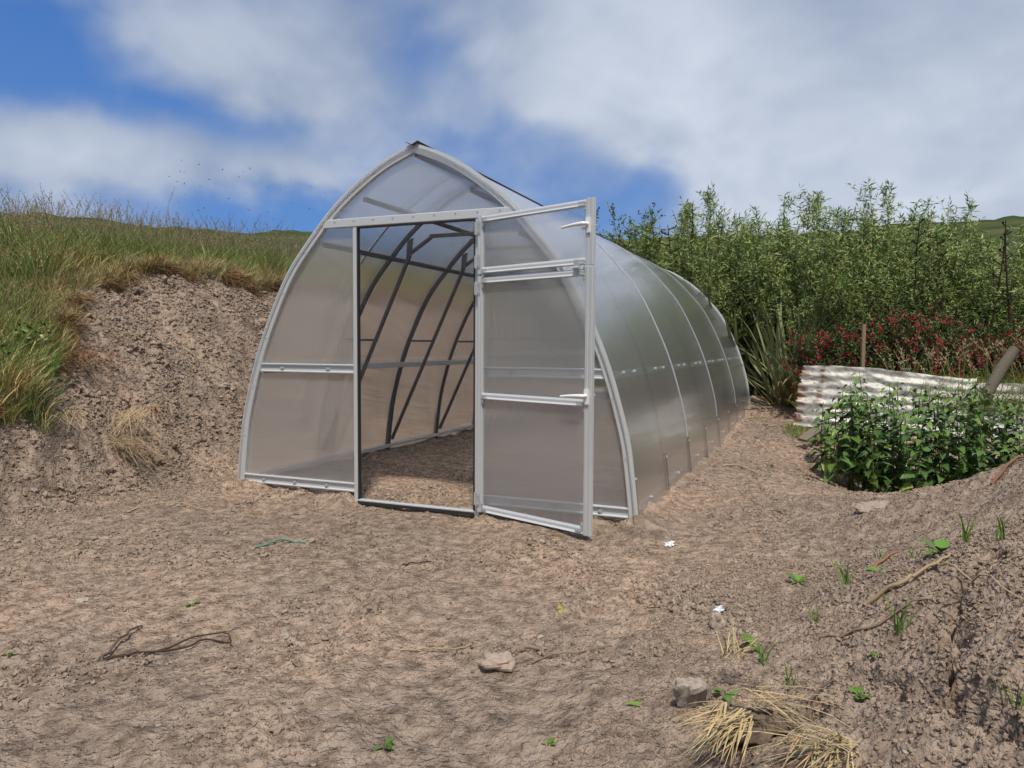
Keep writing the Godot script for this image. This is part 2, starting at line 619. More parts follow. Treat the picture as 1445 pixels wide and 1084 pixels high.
# ---------------------------------------------------------------- sky
const PUFFS := [
	# azimuth, elevation, width, height, weight (cloud above nought, clear below)
	[-54.5, 18.3, 5.5, 2.3, -1.15], [-47.5, 15.9, 6.0, 0.9, -0.50], [-40.0, 9.0, 8.0, 1.7, -0.80], [-31.0, 21.3, 3.0, 2.4, -0.42], [-25.5, 13.2, 5.5, 2.4, -0.30], [-20.0, 16.3, 4.0, 1.4, -0.32], [-11.0, 12.3, 4.0, 2.0, -0.62], [-16.0, 9.3, 6.0, 1.4, -0.4], [-60.0, 22.0, 5.0, 2.0, -0.4],
	[-40.0, 19.6, 6.5, 2.8, 0.55], [-53.0, 12.4, 7.0, 1.9, 0.55], [-40.0, 12.8, 2.6, 0.7, 0.55], [-10.0, 18.8, 10.0, 3.4, 0.65], [5.0, 16.0, 10.0, 7.0, 0.75], [7.0, 9.0, 8.0, 3.0, 0.55], [-23.0, 24.0, 12.0, 2.0, 0.35]]

func make_sky() -> Sky:
	var w := 2048
	var h := 1024
	var im := Image.create(w, h, false, Image.FORMAT_RGBF)
	var n1 := noise(61, 2.2, FastNoiseLite.TYPE_SIMPLEX_SMOOTH, 5)
	var n2 := noise(62, 5.0, FastNoiseLite.TYPE_SIMPLEX_SMOOTH, 5)
	var n3 := noise(63, 1.1, FastNoiseLite.TYPE_SIMPLEX_SMOOTH, 3)
	for y in h / 2 + 8:
		var el := PI * (0.5 - (y + 0.5) / h)
		var eld := rad_to_deg(el)
		var deep := Color(0.036, 0.118, 0.36)
		var low := Color(0.10, 0.225, 0.50)
		var blue := low.lerp(deep, clampf((eld - 6.0) / 22.0, 0.0, 1.0))
		for x in w:
			var az := wrapf((float(x) + 0.5) / w * TAU, -PI, PI)
			var d := Vector3(sin(az) * cos(el), sin(el), -cos(az) * cos(el))
			# a flat layer of cloud seen from below: squeezed towards the horizon
			var k := 1.0 / (d.y + 0.5)
			var p := Vector3(d.x * k, d.z * k, 0.0)
			var wx := n3.get_noise_3d(p.x * 1.6, p.y * 1.6, 20.0) * 0.07
			var wy := n3.get_noise_3d(p.x * 1.6, p.y * 1.6, 40.0) * 0.07
			var a := n1.get_noise_3d(p.x * 0.8 + wx, p.y * 0.8 + wy, 2.0)
			var e := n2.get_noise_3d(p.x * 1.1 + wx, p.y * 1.1 + wy, 9.0)
			var big := n3.get_noise_3d(p.x * 0.5, p.y * 0.5, 4.0)
			var cover := 0.52 + a * 0.6 + e * 0.22 + 0.35 * big
			var azd := rad_to_deg(az) + a * 5.0
			var els := eld + e * 1.4
			if azd > -95.0 and azd < 50.0 and eld < 40.0:
				var local := 0.0
				for f in PUFFS:
					var q: float = (azd - f[0]) / f[2]
					var s: float = (els - f[1]) / f[3]
					var g := q * q + s * s
					if g < 9.0:
						local += f[4] * exp(-g * 0.6)
				var win := smoothstep(-95.0, -65.0, azd) * smoothstep(50.0, 20.0, azd) * smoothstep(40.0, 28.0, eld)
				cover = lerpf(cover, 0.36 + local + a * 0.42 + e * 0.20, win)
			var dens := smoothstep(-0.42, 0.78, cover)
			var lit := clampf(0.42 + big * 0.5 + a * 0.5 + e * 0.28 + (cover - 0.5) * 0.22, 0.0, 1.0)
			var cl := Color(0.22, 0.275, 0.38).lerp(Color(0.52, 0.565, 0.645), lit)
			var o := blue.lerp(cl, dens * 0.95)
			im.set_pixel(x, y, o)
	for y in range(h / 2 + 8, h):
		for x in w:
			im.set_pixel(x, y, Color(0.16, 0.14, 0.11))
	var pm := PanoramaSkyMaterial.new()
	pm.panorama = ImageTexture.create_from_image(im)
	var s := Sky.new()
	s.sky_material = pm
	return s

# ---------------------------------------------------------------- greenhouse
const PROFILE := [Vector2(1.503, -0.06), Vector2(1.5, 0.0), Vector2(1.464, 0.33), Vector2(1.424, 0.58), Vector2(1.318, 0.95), Vector2(1.19, 1.26), Vector2(1.02, 1.58), Vector2(0.828, 1.815), Vector2(0.645, 2.005), Vector2(0.455, 2.155), Vector2(0.235, 2.29), Vector2(0.0, 2.385)]
var arch_pts := PackedVector2Array()

func make_profile() -> void:
	for k in PROFILE.size() - 1:
		var a: Vector2 = PROFILE[maxi(k - 1, 0)]
		var d: Vector2 = PROFILE[mini(k + 2, PROFILE.size() - 1)]
		for j in 4:
			var p: Vector2 = PROFILE[k]
			arch_pts.append(p.cubic_interpolate(PROFILE[k + 1], a, d, j / 4.0))
	arch_pts.append(PROFILE[-1])

# points of half an arch, moved outwards by off; side -1 is the left half
func half_arch(side: float, z: float, off := 0.0, y0 := -9.0, y1 := 9.0) -> PackedVector3Array:
	var r := PackedVector3Array()
	for k in arch_pts.size():
		var p := arch_pts[k]
		if p.y < y0 or p.y > y1:
			continue
		var t := (arch_pts[mini(k + 1, arch_pts.size() - 1)] - arch_pts[maxi(k - 1, 0)]).normalized()
		var nn := Vector2(t.y, -t.x)
		var s := p + nn * off
		if s.x < 0.0:
			s.x = 0.0
		r.append(Vector3(s.x * side, s.y, z))
	return r

func arch_x(y: float) -> float:
	for k in arch_pts.size() - 1:
		if arch_pts[k + 1].y >= y:
			return lerpf(arch_pts[k].x, arch_pts[k + 1].x, clampf((y - arch_pts[k].y) / (arch_pts[k + 1].y - arch_pts[k].y), 0, 1))
	return 0.0

func rect(w: float, h: float, ox := 0.0, oy := 0.0) -> PackedVector2Array:
	var b := minf(w, h) * 0.12
	var x := w * 0.5
	var y := h * 0.5
	var r := PackedVector2Array([Vector2(-x + b, -y), Vector2(x - b, -y), Vector2(x, -y + b), Vector2(x, y - b), Vector2(x - b, y), Vector2(-x + b, y), Vector2(-x, y - b), Vector2(-x, -y + b)])
	for k in r.size():
		r[k] += Vector2(ox, oy)
	return r

# straight bar between two points; w runs along axis, h across it
func bar(called: String, a: Vector3, b: Vector3, axis: Vector3, w: float, h: float, m: Material, parent: Node3D) -> MeshInstance3D:
	var mb := MB.new()
	mb.sweep(PackedVector3Array([a, b]), axis, rect(w, h))
	return part(called, mb.mesh(m), parent)

# rolled rail with two lips and a sunk web, lying in the front plane (open side towards +z)
func channel(called: String, a: Vector3, b: Vector3, h: float, m: Material, parent: Node3D) -> MeshInstance3D:
	var mb := MB.new()
	var y := h * 0.5
	mb.sweep(PackedVector3Array([a, b]), Vector3(0, 0, 1), PackedVector2Array([Vector2(-0.012, -y), Vector2(0.012, -y), Vector2(0.014, -y + 0.004), Vector2(0.014, -y + 0.009), Vector2(0.000, -y + 0.014), Vector2(0.000, y - 0.014), Vector2(0.014, y - 0.009), Vector2(0.014, y - 0.004), Vector2(0.012, y), Vector2(-0.012, y)]))
	return part(called, mb.mesh(m), parent)

var bolt_mesh: ArrayMesh

func make_bolt() -> void:
	var mb := MB.new()
	mb.tube(PackedVector3Array([Vector3(0, 0, 0), Vector3(0, 0, 0.003)]), PackedFloat32Array([0.014, 0.014]), 12)
	mb.tube(PackedVector3Array([Vector3(0, 0, 0.003), Vector3(0, 0, 0.012)]), PackedFloat32Array([0.008, 0.0075]), 6)
	bolt_mesh = mb.mesh(M.bolt)

func bolt(parent: Node3D, at: Vector3, towards := Vector3(0, 0, 1), size := 1.0) -> void:
	var o := part("bolt", bolt_mesh, parent, at)
	var up := Vector3.UP if absf(towards.y) < 0.9 else Vector3.RIGHT
	o.basis = Basis.looking_at(-towards, up).scaled_local(Vector3.ONE * size)

func end_wall(g: Node3D, z: float, open: bool) -> void:
	var Z := Vector3(0, 0, 1)
	for s in [-1.0, 1.0]:
		var mb := MB.new()
		# square hollow arch with a thin flange round the sheet
		mb.sweep(half_arch(s, z, -0.014), Z, rect(0.034, 0.040))
		mb.sweep(half_arch(s, z + 0.017, 0.012), Z, rect(0.003, 0.030))
		part("end_arch", mb.mesh(M.zinc), g)
		for y in [0.06, 0.42, 0.78, 1.14, 1.46, 1.74, 2.02, 2.24]:
			bolt(g, Vector3(s * (arch_x(y) - 0.016), y, z + 0.0175), Z, 0.42)
	var wide := arch_x(1.925)
	bar("crossbar", Vector3(-wide + 0.01, 1.925, z + 0.004), Vector3(wide - 0.01, 1.925, z + 0.004), Z, 0.036, 0.058, M.zinc, g)
	for k in 9:
		bolt(g, Vector3(lerpf(-0.62, 0.62, k / 8.0), 1.937, z + 0.0225), Z, 0.45)
	for s in [-1.0, 1.0]:
		bar("door_post", Vector3(s * 0.463, -0.04, z), Vector3(s * 0.463, 1.896, z), Z, 0.034, 0.034, M.zinc, g)
		var mid := arch_x(0.93)
		channel("middle_rail", Vector3(minf(s * 0.481, s * (mid - 0.03)), 0.925, z), Vector3(maxf(s * 0.481, s * (mid - 0.03)), 0.925, z), 0.064, M.zinc, g)
		channel("base_rail", Vector3(minf(s * 0.481, s * 1.455), 0.10, z), Vector3(maxf(s * 0.481, s * 1.455), 0.10, z), 0.064, M.zinc, g)
		for x in [0.70, 1.10]:
			bolt(g, Vector3(s * x, 0.925, z + 0.001), Z, 1.25)
		for x in [0.72, 1.0, 1.28]:
			bolt(g, Vector3(s * x, 0.10, z + 0.001), Z, 1.25)
		# side panes between post and arch
		var poly := PackedVector2Array([Vector2(s * 0.47, -0.03), Vector2(s * 1.47, -0.03)])
		for p in arch_pts:
			if p.y > 0.0 and p.y < 1.91:
				poly.append(Vector2(s * (p.x - 0.03), p.y))
		poly.append(Vector2(s * 0.47, 1.91))
		var pb := MB.new()
		pb.plate(poly, z - 0.020, 0.006, FLUTES)
		part("side_pane", pb.mesh(M.poly), g)
	var top := PackedVector2Array()
	for p in arch_pts:
		if p.y > 1.92:
			top.append(Vector2(p.x - 0.02 if p.x > 0.03 else 0.0, p.y - 0.02))
	for k in range(top.size() - 2, -1, -1):
		top.append(Vector2(-top[k].x, top[k].y))
	var tb := MB.new()
	tb.plate(top, z - 0.020, 0.006, FLUTES)
	part("gable_pane", tb.mesh(M.poly), g)
	if open:
		bar("door_sill", Vector3(-0.446, 0.012, z), Vector3(0.446, 0.012, z), Z, 0.040, 0.024, M.zinc, g)
		bar("door_seal", Vector3(-0.446, 0.004, z + 0.0225), Vector3(0.446, 0.004, z + 0.0225), Z, 0.005, 0.020, M.rubber, g)
		for s in [-1.0, 1.0]:
			bar("door_seal", Vector3(s * 0.4415, 0.026, z + 0.004), Vector3(s * 0.4415, 1.894, z + 0.004), Z, 0.030, 0.009, M.rubber, g)
		bar("door_seal", Vector3(-0.436, 1.890, z + 0.004), Vector3(0.436, 1.890, z + 0.004), Z, 0.030, 0.010, M.rubber, g)
	else:
		bar("door_sill", Vector3(-0.446, 0.012, z), Vector3(0.446, 0.012, z), Z, 0.034, 0.024, M.zinc, g)
		bar("door_rail", Vector3(-0.446, 0.78, z), Vector3(0.446, 0.78, z), Z, 0.030, 0.045, M.zinc, g)
		var db := MB.new()
		db.plate(PackedVector2Array([Vector2(-0.45, 0.0), Vector2(0.45, 0.0), Vector2(0.45, 1.9), Vector2(-0.45, 1.9)]), z - 0.020, 0.006, FLUTES)
		part("rear_door_pane", db.mesh(M.poly), g)

func door_leaf(g: Node3D, called: String, y0: float, y1: float, rails: Array, handle_y: float, label: String) -> void:
	var d := holder(called, g)
	d.set_meta("label", label)
	d.position = Vector3(0.482, 0, 0.036)
	d.rotation.y = deg_to_rad(-20.0)
	var X := Vector3(1, 0, 0)
	for e in [[0.022, 0.040], [0.873, 0.050]]:
		var mb := MB.new()
		var w: float = e[1] * 0.5
		# stile with a shallow groove down its face
		mb.sweep(PackedVector3Array([Vector3(e[0], y1, 0), Vector3(e[0], y0, 0)]), X, PackedVector2Array([Vector2(-w, -0.012), Vector2(-w + 0.003, -0.015), Vector2(-0.006, -0.015), Vector2(-0.004, -0.011), Vector2(0.004, -0.011), Vector2(0.006, -0.015), Vector2(w - 0.003, -0.015), Vector2(w, -0.012), Vector2(w, 0.012), Vector2(-w, 0.012)]))
		part("stile", mb.mesh(M.zinc), d)
	for y in rails:
		var mb := MB.new()
		mb.sweep(PackedVector3Array([Vector3(0.0425, y, 0), Vector3(0.8475, y, 0)]), Vector3(0, 0, 1), PackedVector2Array([Vector2(-0.011, -0.019), Vector2(0.020, -0.019), Vector2(0.022, -0.016), Vector2(0.012, -0.006), Vector2(0.012, 0.008), Vector2(0.006, 0.019), Vector2(-0.011, 0.019)]))
		part("rail", mb.mesh(M.zinc), d)
		for x in [0.05, 0.842]:
			# corner bracket plates with a screw head
			var cb := MB.new()
			cb.box(Vector3(x, y - 0.024 if y > 0.5 else y + 0.024, 0.0155), Vector3(0.012, 0.050, 0.003))
			cb.box(Vector3(x + (0.02 if x < 0.4 else -0.02), y, 0.0235), Vector3(0.045, 0.014, 0.003))
			part("corner_bracket", cb.mesh(M.bolt), d)
			bolt(d, Vector3(x, y - 0.035 if y > 0.5 else y + 0.035, 0.017), Vector3(0, 0, 1), 0.5)
	for k in rails.size() - 1:
		var pb := MB.new()
		pb.plate(PackedVector2Array([Vector2(0.040, rails[k] + 0.012), Vector2(0.850, rails[k] + 0.012), Vector2(0.850, rails[k + 1] - 0.012), Vector2(0.040, rails[k + 1] - 0.012)]), -0.008, 0.006, FLUTES)
		part("pane", pb.mesh(M.poly), d)
	for y in [y0 + 0.08, y1 - 0.075]:
		var hb := MB.new()
		hb.tube(PackedVector3Array([Vector3(-0.004, y - 0.045, 0.016), Vector3(-0.004, y + 0.045, 0.016)]), PackedFloat32Array([0.006, 0.006]), 8)
		hb.box(Vector3(0.012, y, 0.0175), Vector3(0.024, 0.08, 0.003))
		hb.box(Vector3(-0.016, y, 0.012), Vector3(0.018, 0.08, 0.003), Basis(Vector3.UP, deg_to_rad(20)))
		part("hinge", hb.mesh(M.bolt), d)
		for q in [-0.026, 0.026]:
			bolt(d, Vector3(0.013, y + q, 0.019), Vector3(0, 0, 1), 0.42)
	if y0 > 1.0:
		var tb := MB.new()
		tb.box(Vector3(0.80, y0 - 0.002, 0.030), Vector3(0.034, 0.062, 0.014))
		tb.tube(PackedVector3Array([Vector3(0.782, y0 - 0.015, 0.036), Vector3(0.822, y0 - 0.015, 0.036)]), PackedFloat32Array([0.009, 0.009]), 8)
		part("latch", tb.mesh(M.bolt), d)
	# lever handle of pale plastic
	var lb := MB.new()
	lb.box(Vector3(0.866, handle_y - 0.004, 0.019), Vector3(0.026, 0.085, 0.010))
	lb.tube(PackedVector3Array([Vector3(0.866, handle_y, 0.020), Vector3(0.866, handle_y, 0.050), Vector3(0.855, handle_y, 0.056), Vector3(0.80, handle_y - 0.001, 0.057), Vector3(0.712, handle_y - 0.008, 0.055)]), PackedFloat32Array([0.011, 0.011, 0.012, 0.010, 0.007]), 8)
	part("handle", lb.mesh(M.plastic), d)
	var kb := MB.new()
	kb.box(Vector3(0.866, handle_y, -0.022), Vector3(0.024, 0.07, 0.016))
	kb.tube(PackedVector3Array([Vector3(0.866, handle_y, -0.03), Vector3(0.866, handle_y, -0.055), Vector3(0.77, handle_y - 0.005, -0.058)]), PackedFloat32Array([0.010, 0.010, 0.008]), 8)
	part("handle", kb.mesh(M.plastic), d)

func build_greenhouse() -> void:
	make_profile()
	make_bolt()
	var g := thing("greenhouse", "arched clear polycarbonate greenhouse with pointed ridge and open two-leaf door", "greenhouse")
	var Z := Vector3(0, 0, 1)
	end_wall(g, 0.0, true)
	end_wall(g, -8.0, false)
	# trusses every metre
	for k in 7:
		var z := -1.0 - k
		var t := holder("truss", g)
		for s in [-1.0, 1.0]:
			var mb := MB.new()
			mb.sweep(half_arch(s, z, -0.020), Z, rect(0.022, 0.034))
			part("arch_tube", mb.mesh(M.steel), t)
			bar("chord", Vector3(s * 1.428, 0.16, z), Vector3(s * 0.628, 1.83, z), Z, 0.022, 0.030, M.steel, t)
			bar("knee_brace", Vector3(s * 0.622, 1.842, z), Vector3(s * 0.43, 1.962, z), Z, 0.022, 0.028, M.steel, t)
			bar("spacer", Vector3(s * 1.195, 1.135, z), Vector3(s * 0.975, 1.135, z), Z, 0.016, 0.018, M.steel, t)
			var gb := MB.new()
			gb.plate(PackedVector2Array([Vector2(s * 0.655, 1.80), Vector2(s * 0.60, 1.86), Vector2(s * 0.585, 1.965), Vector2(s * 0.645, 1.945)]), z + 0.012, 0.003)
			part("gusset_plate", gb.mesh(M.steel), t)
		bar("collar_tie", Vector3(-0.44, 1.972, z), Vector3(0.44, 1.972, z), Z, 0.022, 0.030, M.steel, t)
	# long members
	for s in [-1.0, 1.0]:
		for e in [[0.415, 2.105, 0.030, 0.030], [0.757, 1.815, 0.030, 0.034], [1.285, 0.925, 0.026, 0.048], [1.463, 0.115, 0.026, 0.030]]:
			bar("purlin", Vector3(s * (e[0] - 0.012), e[1] - 0.022, -7.975), Vector3(s * (e[0] - 0.012), e[1] - 0.022, -0.022), Vector3(1, 0, 0), e[2], e[3], M.zinc if e[1] < 1.0 else M.steel, g)
	bar("ridge_beam", Vector3(0, 2.345, -7.975), Vector3(0, 2.345, -0.022), Vector3(1, 0, 0), 0.03, 0.03, M.steel, g)
	# curved cover sheets, two metres wide
	for s in [-1.0, 1.0]:
		for k in 4:
			var mb := MB.new()
			var path := half_arch(s, -2.0 * k - 1.0, 0.004)
			var w := 0.996
			mb.sweep(path, Z, PackedVector2Array([Vector2(-w, -0.003), Vector2(w + (0.035 if k == 0 else 0.0), -0.003), Vector2(w + (0.035 if k == 0 else 0.0), 0.003), Vector2(-w, 0.003)]), FLUTES)
			part("cover_sheet", mb.mesh(M.poly), g)
		for k in 5:
			var z := -2.0 * k
			if k == 0:
				z = -0.70 if s < 0 else -9.0
			if k == 4:
				z = -7.985
			if z < -8.5:
				continue
			var mb := MB.new()
			mb.sweep(half_arch(s, z, 0.010, 0.28), Z, rect(0.030, 0.003))
			part("seam_band", mb.mesh(M.zinc), g)
		# ground straps with tightening bolts
		for k in 9:
			var z := -0.03 if k == 0 else -float(k) + (0.04 if k == 8 else 0.0)
			var mb := MB.new()
			mb.sweep(half_arch(s, z, 0.0155, -0.2, 0.34), Z, rect(0.016, 0.004))
			part("strap", mb.mesh(M.steel), g)
			bolt(g, Vector3(s * (arch_x(0.30) + 0.018), 0.30, z), Vector3(s, 0.12, 0).normalized(), 0.85)
		for k in 8:
			for q in [-0.32, -0.62]:
				bolt(g, Vector3(s * (arch_x(0.925) + 0.008), 0.925, -k + q), Vector3(s, 0.25, 0).normalized(), 0.9)
			bolt(g, Vector3(s * (arch_x(0.115) + 0.008), 0.115, -k - 0.45), Vector3(s, 0.1, 0).normalized(), 0.9)
	# ridge capping of dark sheet, with its end piece
	var rb := MB.new()
	rb.sweep(PackedVector3Array([Vector3(0, 2.397, -8.01), Vector3(0, 2.397, 0.045)]), Vector3(1, 0, 0), PackedVector2Array([Vector2(-0.045, -0.020), Vector2(0, 0.0), Vector2(0.045, -0.020), Vector2(0.045, -0.016), Vector2(0, 0.004), Vector2(-0.045, -0.016)]))
	part("ridge_cap", rb.mesh(M.rustcap), g)
	door_leaf(g, "lower_door_leaf", 0.030, 1.528, [0.055, 0.775, 1.500], 0.815, "tall lower leaf of the open greenhouse door")
	door_leaf(g, "upper_door_leaf", 1.540, 1.905, [1.562, 1.880], 1.76, "short upper leaf of the open greenhouse door")

# ---------------------------------------------------------------- plants
var rng := RandomNumberGenerator.new()

func rnd(a: float, b: float) -> float:
	return rng.randf_range(a, b)

func ball_dir() -> Vector3:
	var y := rnd(-1, 1)
	var a := rnd(0, TAU)
	var r := sqrt(1.0 - y * y)
	return Vector3(cos(a) * r, y, sin(a) * r)

func vary(c: Color, amount: float) -> Color:
	var k := 1.0 + rnd(-amount, amount)
	return Color(c.r * k * (1.0 + rnd(-amount, amount) * 0.5), c.g * k, c.b * k * (1.0 + rnd(-amount, amount) * 0.5))

# bushy shrub of many upright rods with narrow leaves: [stems, leaves]
func make_rods(sd: int, height: float, spread: float, rods: int, leaf_len: float, leaf_wid: float, tone: Color, tip: Color, plume: float) -> Array:
	rng.seed = sd
	var wood := MB.new()
	var lv := MB.new()
	for s in rods:
		var a := rnd(0, TAU)
		var out := sqrt(rnd(0, 1)) * spread
		var hh := height * rnd(0.66, 0.96) * (1.0 - 0.16 * out / spread)
		if s < 3:
			hh = height * rnd(0.93, 1.0)
			out *= 0.5
		var foot := Vector3(cos(a), 0, sin(a)) * out * 0.22
		var head := Vector3(cos(a) * out + rnd(-0.15, 0.15), hh, sin(a) * out + rnd(-0.15, 0.15))
		var pts := PackedVector3Array()
		var rad := PackedFloat32Array()
		for k in 6:
			var t := k / 5.0
			var p := foot.lerp(head, t)
			p.x = lerpf(foot.x, head.x, pow(t, 1.4)) + rnd(-0.03, 0.03)
			p.z = lerpf(foot.z, head.z, pow(t, 1.4)) + rnd(-0.03, 0.03)
			pts.append(p)
			rad.append(lerpf(0.018, 0.003, t))
		wood.col = Color(0.10, 0.085, 0.055)
		wood.tube(pts, rad, 4, false)
		var twigs := int(hh * 13.0)
		for w in twigs:
			var t := pow(rnd(0.05, 1.0), 0.75)
			var f := t * 5.0
			var i := mini(int(f), 4)
			var b := pts[i].lerp(pts[i + 1], f - i)
			var d := ball_dir()
			d.y = absf(d.y) * 0.9 + plume
			d = d.normalized()
			var l := rnd(0.2, 0.52) * (1.15 - t * 0.4)
			if w < 2:
				b = pts[5]
				d = (pts[5] - pts[4]).normalized()
				l = rnd(0.10, 0.25)
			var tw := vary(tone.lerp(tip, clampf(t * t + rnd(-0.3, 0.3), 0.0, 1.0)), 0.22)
			wood.tri(b - Vector3(0.003, 0, 0), b + Vector3(0.003, 0, 0), b + d * l, Vector3(0, 0, 1))
			var many := int(l * 36.0) + 3
			for q in many:
				var g := float(q) / many
				var p := b + d * l * g
				var e := (d * 0.55 + ball_dir() * 0.85 - Vector3(0, 0.12, 0)).normalized()
				var side := e.cross(ball_dir()).normalized()
				lv.col = vary(tw, 0.18)
				if rng.randf() < 0.004:
					lv.col = Color(0.42, 0.26, 0.02)
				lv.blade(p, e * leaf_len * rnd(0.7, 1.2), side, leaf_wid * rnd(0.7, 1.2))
	return [wood.mesh(M.bark), lv.mesh(M.leaf)]

func shrub(called: String, parts: Array, at: Vector2, scale: Vector3, turn: float, label: String, category: String, group: String) -> Node3D:
	var t := thing(called, label, category, Vector3(at.x, ground_y(at.x, at.y) - 0.03, at.y), turn, group)
	t.scale = scale
	part("stems", parts[0], t)
	part("crown", parts[1], t)
	if parts.size() > 2:
		part("blossoms", parts[2], t).set_meta("kind", "stuff")
	return t

func make_fuchsia(sd: int, height: float, spread: float) -> Array:
	rng.seed = sd
	var wood := MB.new()
	var lv := MB.new()
	var fl := MB.new()
	for s in 46:
		var a := rnd(0, TAU)
		var e := rnd(0.15, 1.35)
		var l := rnd(0.75, 1.05)
		var head := Vector3(cos(a) * cos(e) * spread, sin(e) * height, sin(a) * cos(e) * spread) * l
		var mid := head * 0.5 + Vector3(0, height * 0.13, 0)
		wood.col = Color(0.12, 0.075, 0.05)
		var pts := PackedVector3Array([Vector3(cos(a), 0, sin(a)) * 0.06, mid, head])
		wood.tube(pts, PackedFloat32Array([0.012, 0.008, 0.003]), 4, false)
		for w in 16:
			var t := rnd(0.25, 1.0)
			var b := pts[0].lerp(mid, t * 2.0) if t < 0.5 else mid.lerp(head, t * 2.0 - 1.0)
			var d := (ball_dir() + Vector3(0, 0.35, 0) + head.normalized() * 0.5).normalized()
			var tl := rnd(0.14, 0.34)
			var tone := vary(Color(0.065, 0.10, 0.03), 0.35)
			for q in 15:
				var p := b + d * tl * rnd(0.0, 1.0) + ball_dir() * 0.02
				var ee := (d * 0.3 + ball_dir()).normalized()
				lv.col = vary(tone, 0.25)
				lv.blade(p, ee * rnd(0.03, 0.052), ee.cross(ball_dir()).normalized(), rnd(0.009, 0.014))
			if t > 0.5:
				for q in (rng.randi() % 5 if s % 4 != 0 else 0):
					var p := b + d * tl * rnd(0.5, 1.1)
					fl.col = vary(Color(0.40, 0.03, 0.06), 0.3)
					# hanging bell: tube, four flared sepals
					var l2 := rnd(0.026, 0.040)
					fl.tube(PackedVector3Array([p, p - Vector3(0, l2, 0), p - Vector3(0, l2 * 1.4, 0)]), PackedFloat32Array([0.003, 0.009, 0.006]), 4, false)
					for r in 4:
						var g := TAU * r / 4.0 + rnd(0, 1)
						var o := Vector3(cos(g), -0.7, sin(g)).normalized()
						fl.blade(p - Vector3(0, l2, 0), o * 0.030, o.cross(Vector3.UP).normalized(), 0.008)
	return [wood.mesh(M.bark), lv.mesh(M.leaf), fl.mesh(M.leaf)]

var sword: Array[ArrayMesh] = []
var dead_sword: Array[ArrayMesh] = []
var pods: Array[ArrayMesh] = []

func make_swords() -> void:
	rng.seed = 700
	for k in 8:
		var mb := MB.new()
		var dead := k > 5
		var l := rnd(1.3, 1.75) if not dead else rnd(0.9, 1.2)
		var bend := rnd(0.1, 0.75) if not dead else 1.5
		var p := Vector3.ZERO
		var ang := 0.0
		var m := 9
		for j in m + 1:
			var t := float(j) / m
			var w := 0.023 * (0.75 + 0.5 * t) * (1.0 - pow(t, 3.0)) + 0.001
			var side := Vector3(1, 0, 0)
			var d := Vector3(0, cos(ang), sin(ang))
			var nn := Vector3(0, -sin(ang), cos(ang)) * -1.0
			var fold := w * 0.55 * (1.0 - t * 0.6)
			mb.col = (Color(0.20, 0.15, 0.08) if dead else Color(0.21, 0.245, 0.12).lerp(Color(0.34, 0.30, 0.13), 1.0 - minf(1.0, t * 5.0)))
			mb.vert(p - side * w - nn * fold, (nn - side * 0.5).normalized())
			mb.vert(p, nn)
			mb.vert(p + side * w - nn * fold, (nn + side * 0.5).normalized())
			p += d * l / m
			ang += bend * (0.3 + 1.6 * t * t) / m * 1.5
		for j in m:
			var q := j * 3
			mb.ix.append_array(PackedInt32Array([q, q + 3, q + 1, q + 1, q + 3, q + 4, q + 1, q + 4, q + 2, q + 2, q + 4, q + 5]))
		if dead:
			dead_sword.append(mb.mesh(M.leaf))
		else:
			sword.append(mb.mesh(M.leaf))
	for k in 2:
		var mb := MB.new()
		mb.col = Color(0.035, 0.022, 0.018)
		var pts := PackedVector3Array()
		var rad := PackedFloat32Array()
		for j in 7:
			var t := j / 6.0
			pts.append(Vector3(0.12 * t * t * (1 if k == 0 else -1), t, 0.03 * sin(t * 5.0)))
			rad.append(lerpf(0.013, 0.004, t))
		mb.tube(pts, rad, 5)
		for j in 8:
			var t := 0.74 + 0.033 * j
			var b := Vector3(0.12 * t * t * (1 if k == 0 else -1), t, 0.03 * sin(t * 5.0))
			var s := 1.0 if j % 2 == 0 else -1.0
			var o := Vector3(s * rnd(0.6, 1.0), rnd(0.25, 0.5), rnd(-0.4, 0.4)).normalized()
			var e := b + o * rnd(0.04, 0.09) * Vector3(1, 0.4, 1)
			mb.tube(PackedVector3Array([b, e]), PackedFloat32Array([0.004, 0.004]), 4, false)
			for w in 3:
				var d := (o + Vector3(rnd(-0.6, 0.6), 0.9, rnd(-0.4, 0.4))).normalized()
				mb.tube(PackedVector3Array([e, e + d * Vector3(1, 0.4, 1) * 0.018, e + d * Vector3(1, 0.4, 1) * 0.036]), PackedFloat32Array([0.002, 0.0055, 0.002]), 5, false)
		pods.append(mb.mesh(M.bark))

func flax(at: Vector2, leaves: int, size: float, sd: int, stalks: Array, label: String) -> void:
	var t := thing("flax_plant", label, "flax", Vector3(at.x, ground_y(at.x, at.y), at.y), 0.0, "sword-leaved flax plants behind the greenhouse")
	rng.seed = sd
	for k in leaves:
		var dead := k < leaves / 6
		var o := part("leaf", dead_sword[k % 2] if dead else sword[rng.randi() % 6], t, Vector3(rnd(-0.18, 0.18), 0.0, rnd(-0.18, 0.18)))
		var lean := pow(rng.randf(), 0.8) * 1.05 if not dead else rnd(0.8, 1.35)
		o.basis = Basis(Vector3.UP, rnd(0, TAU)) * Basis(Vector3.RIGHT, lean * 0.9) * Basis(Vector3.UP, rnd(-0.5, 0.5)).scaled(Vector3.ONE * size * rnd(0.75, 1.1))
	for s in stalks:
		var o := part("flower_stalk", pods[rng.randi() % 2], t, Vector3(s[0], 0, s[1]))
		o.basis = Basis(Vector3.UP, rnd(0, TAU)).scaled(Vector3(1.6, s[2], 1.6))

# nettle leaf: toothed heart
var nettle_leaf: Array[ArrayMesh] = []
var nettle_stem: ArrayMesh

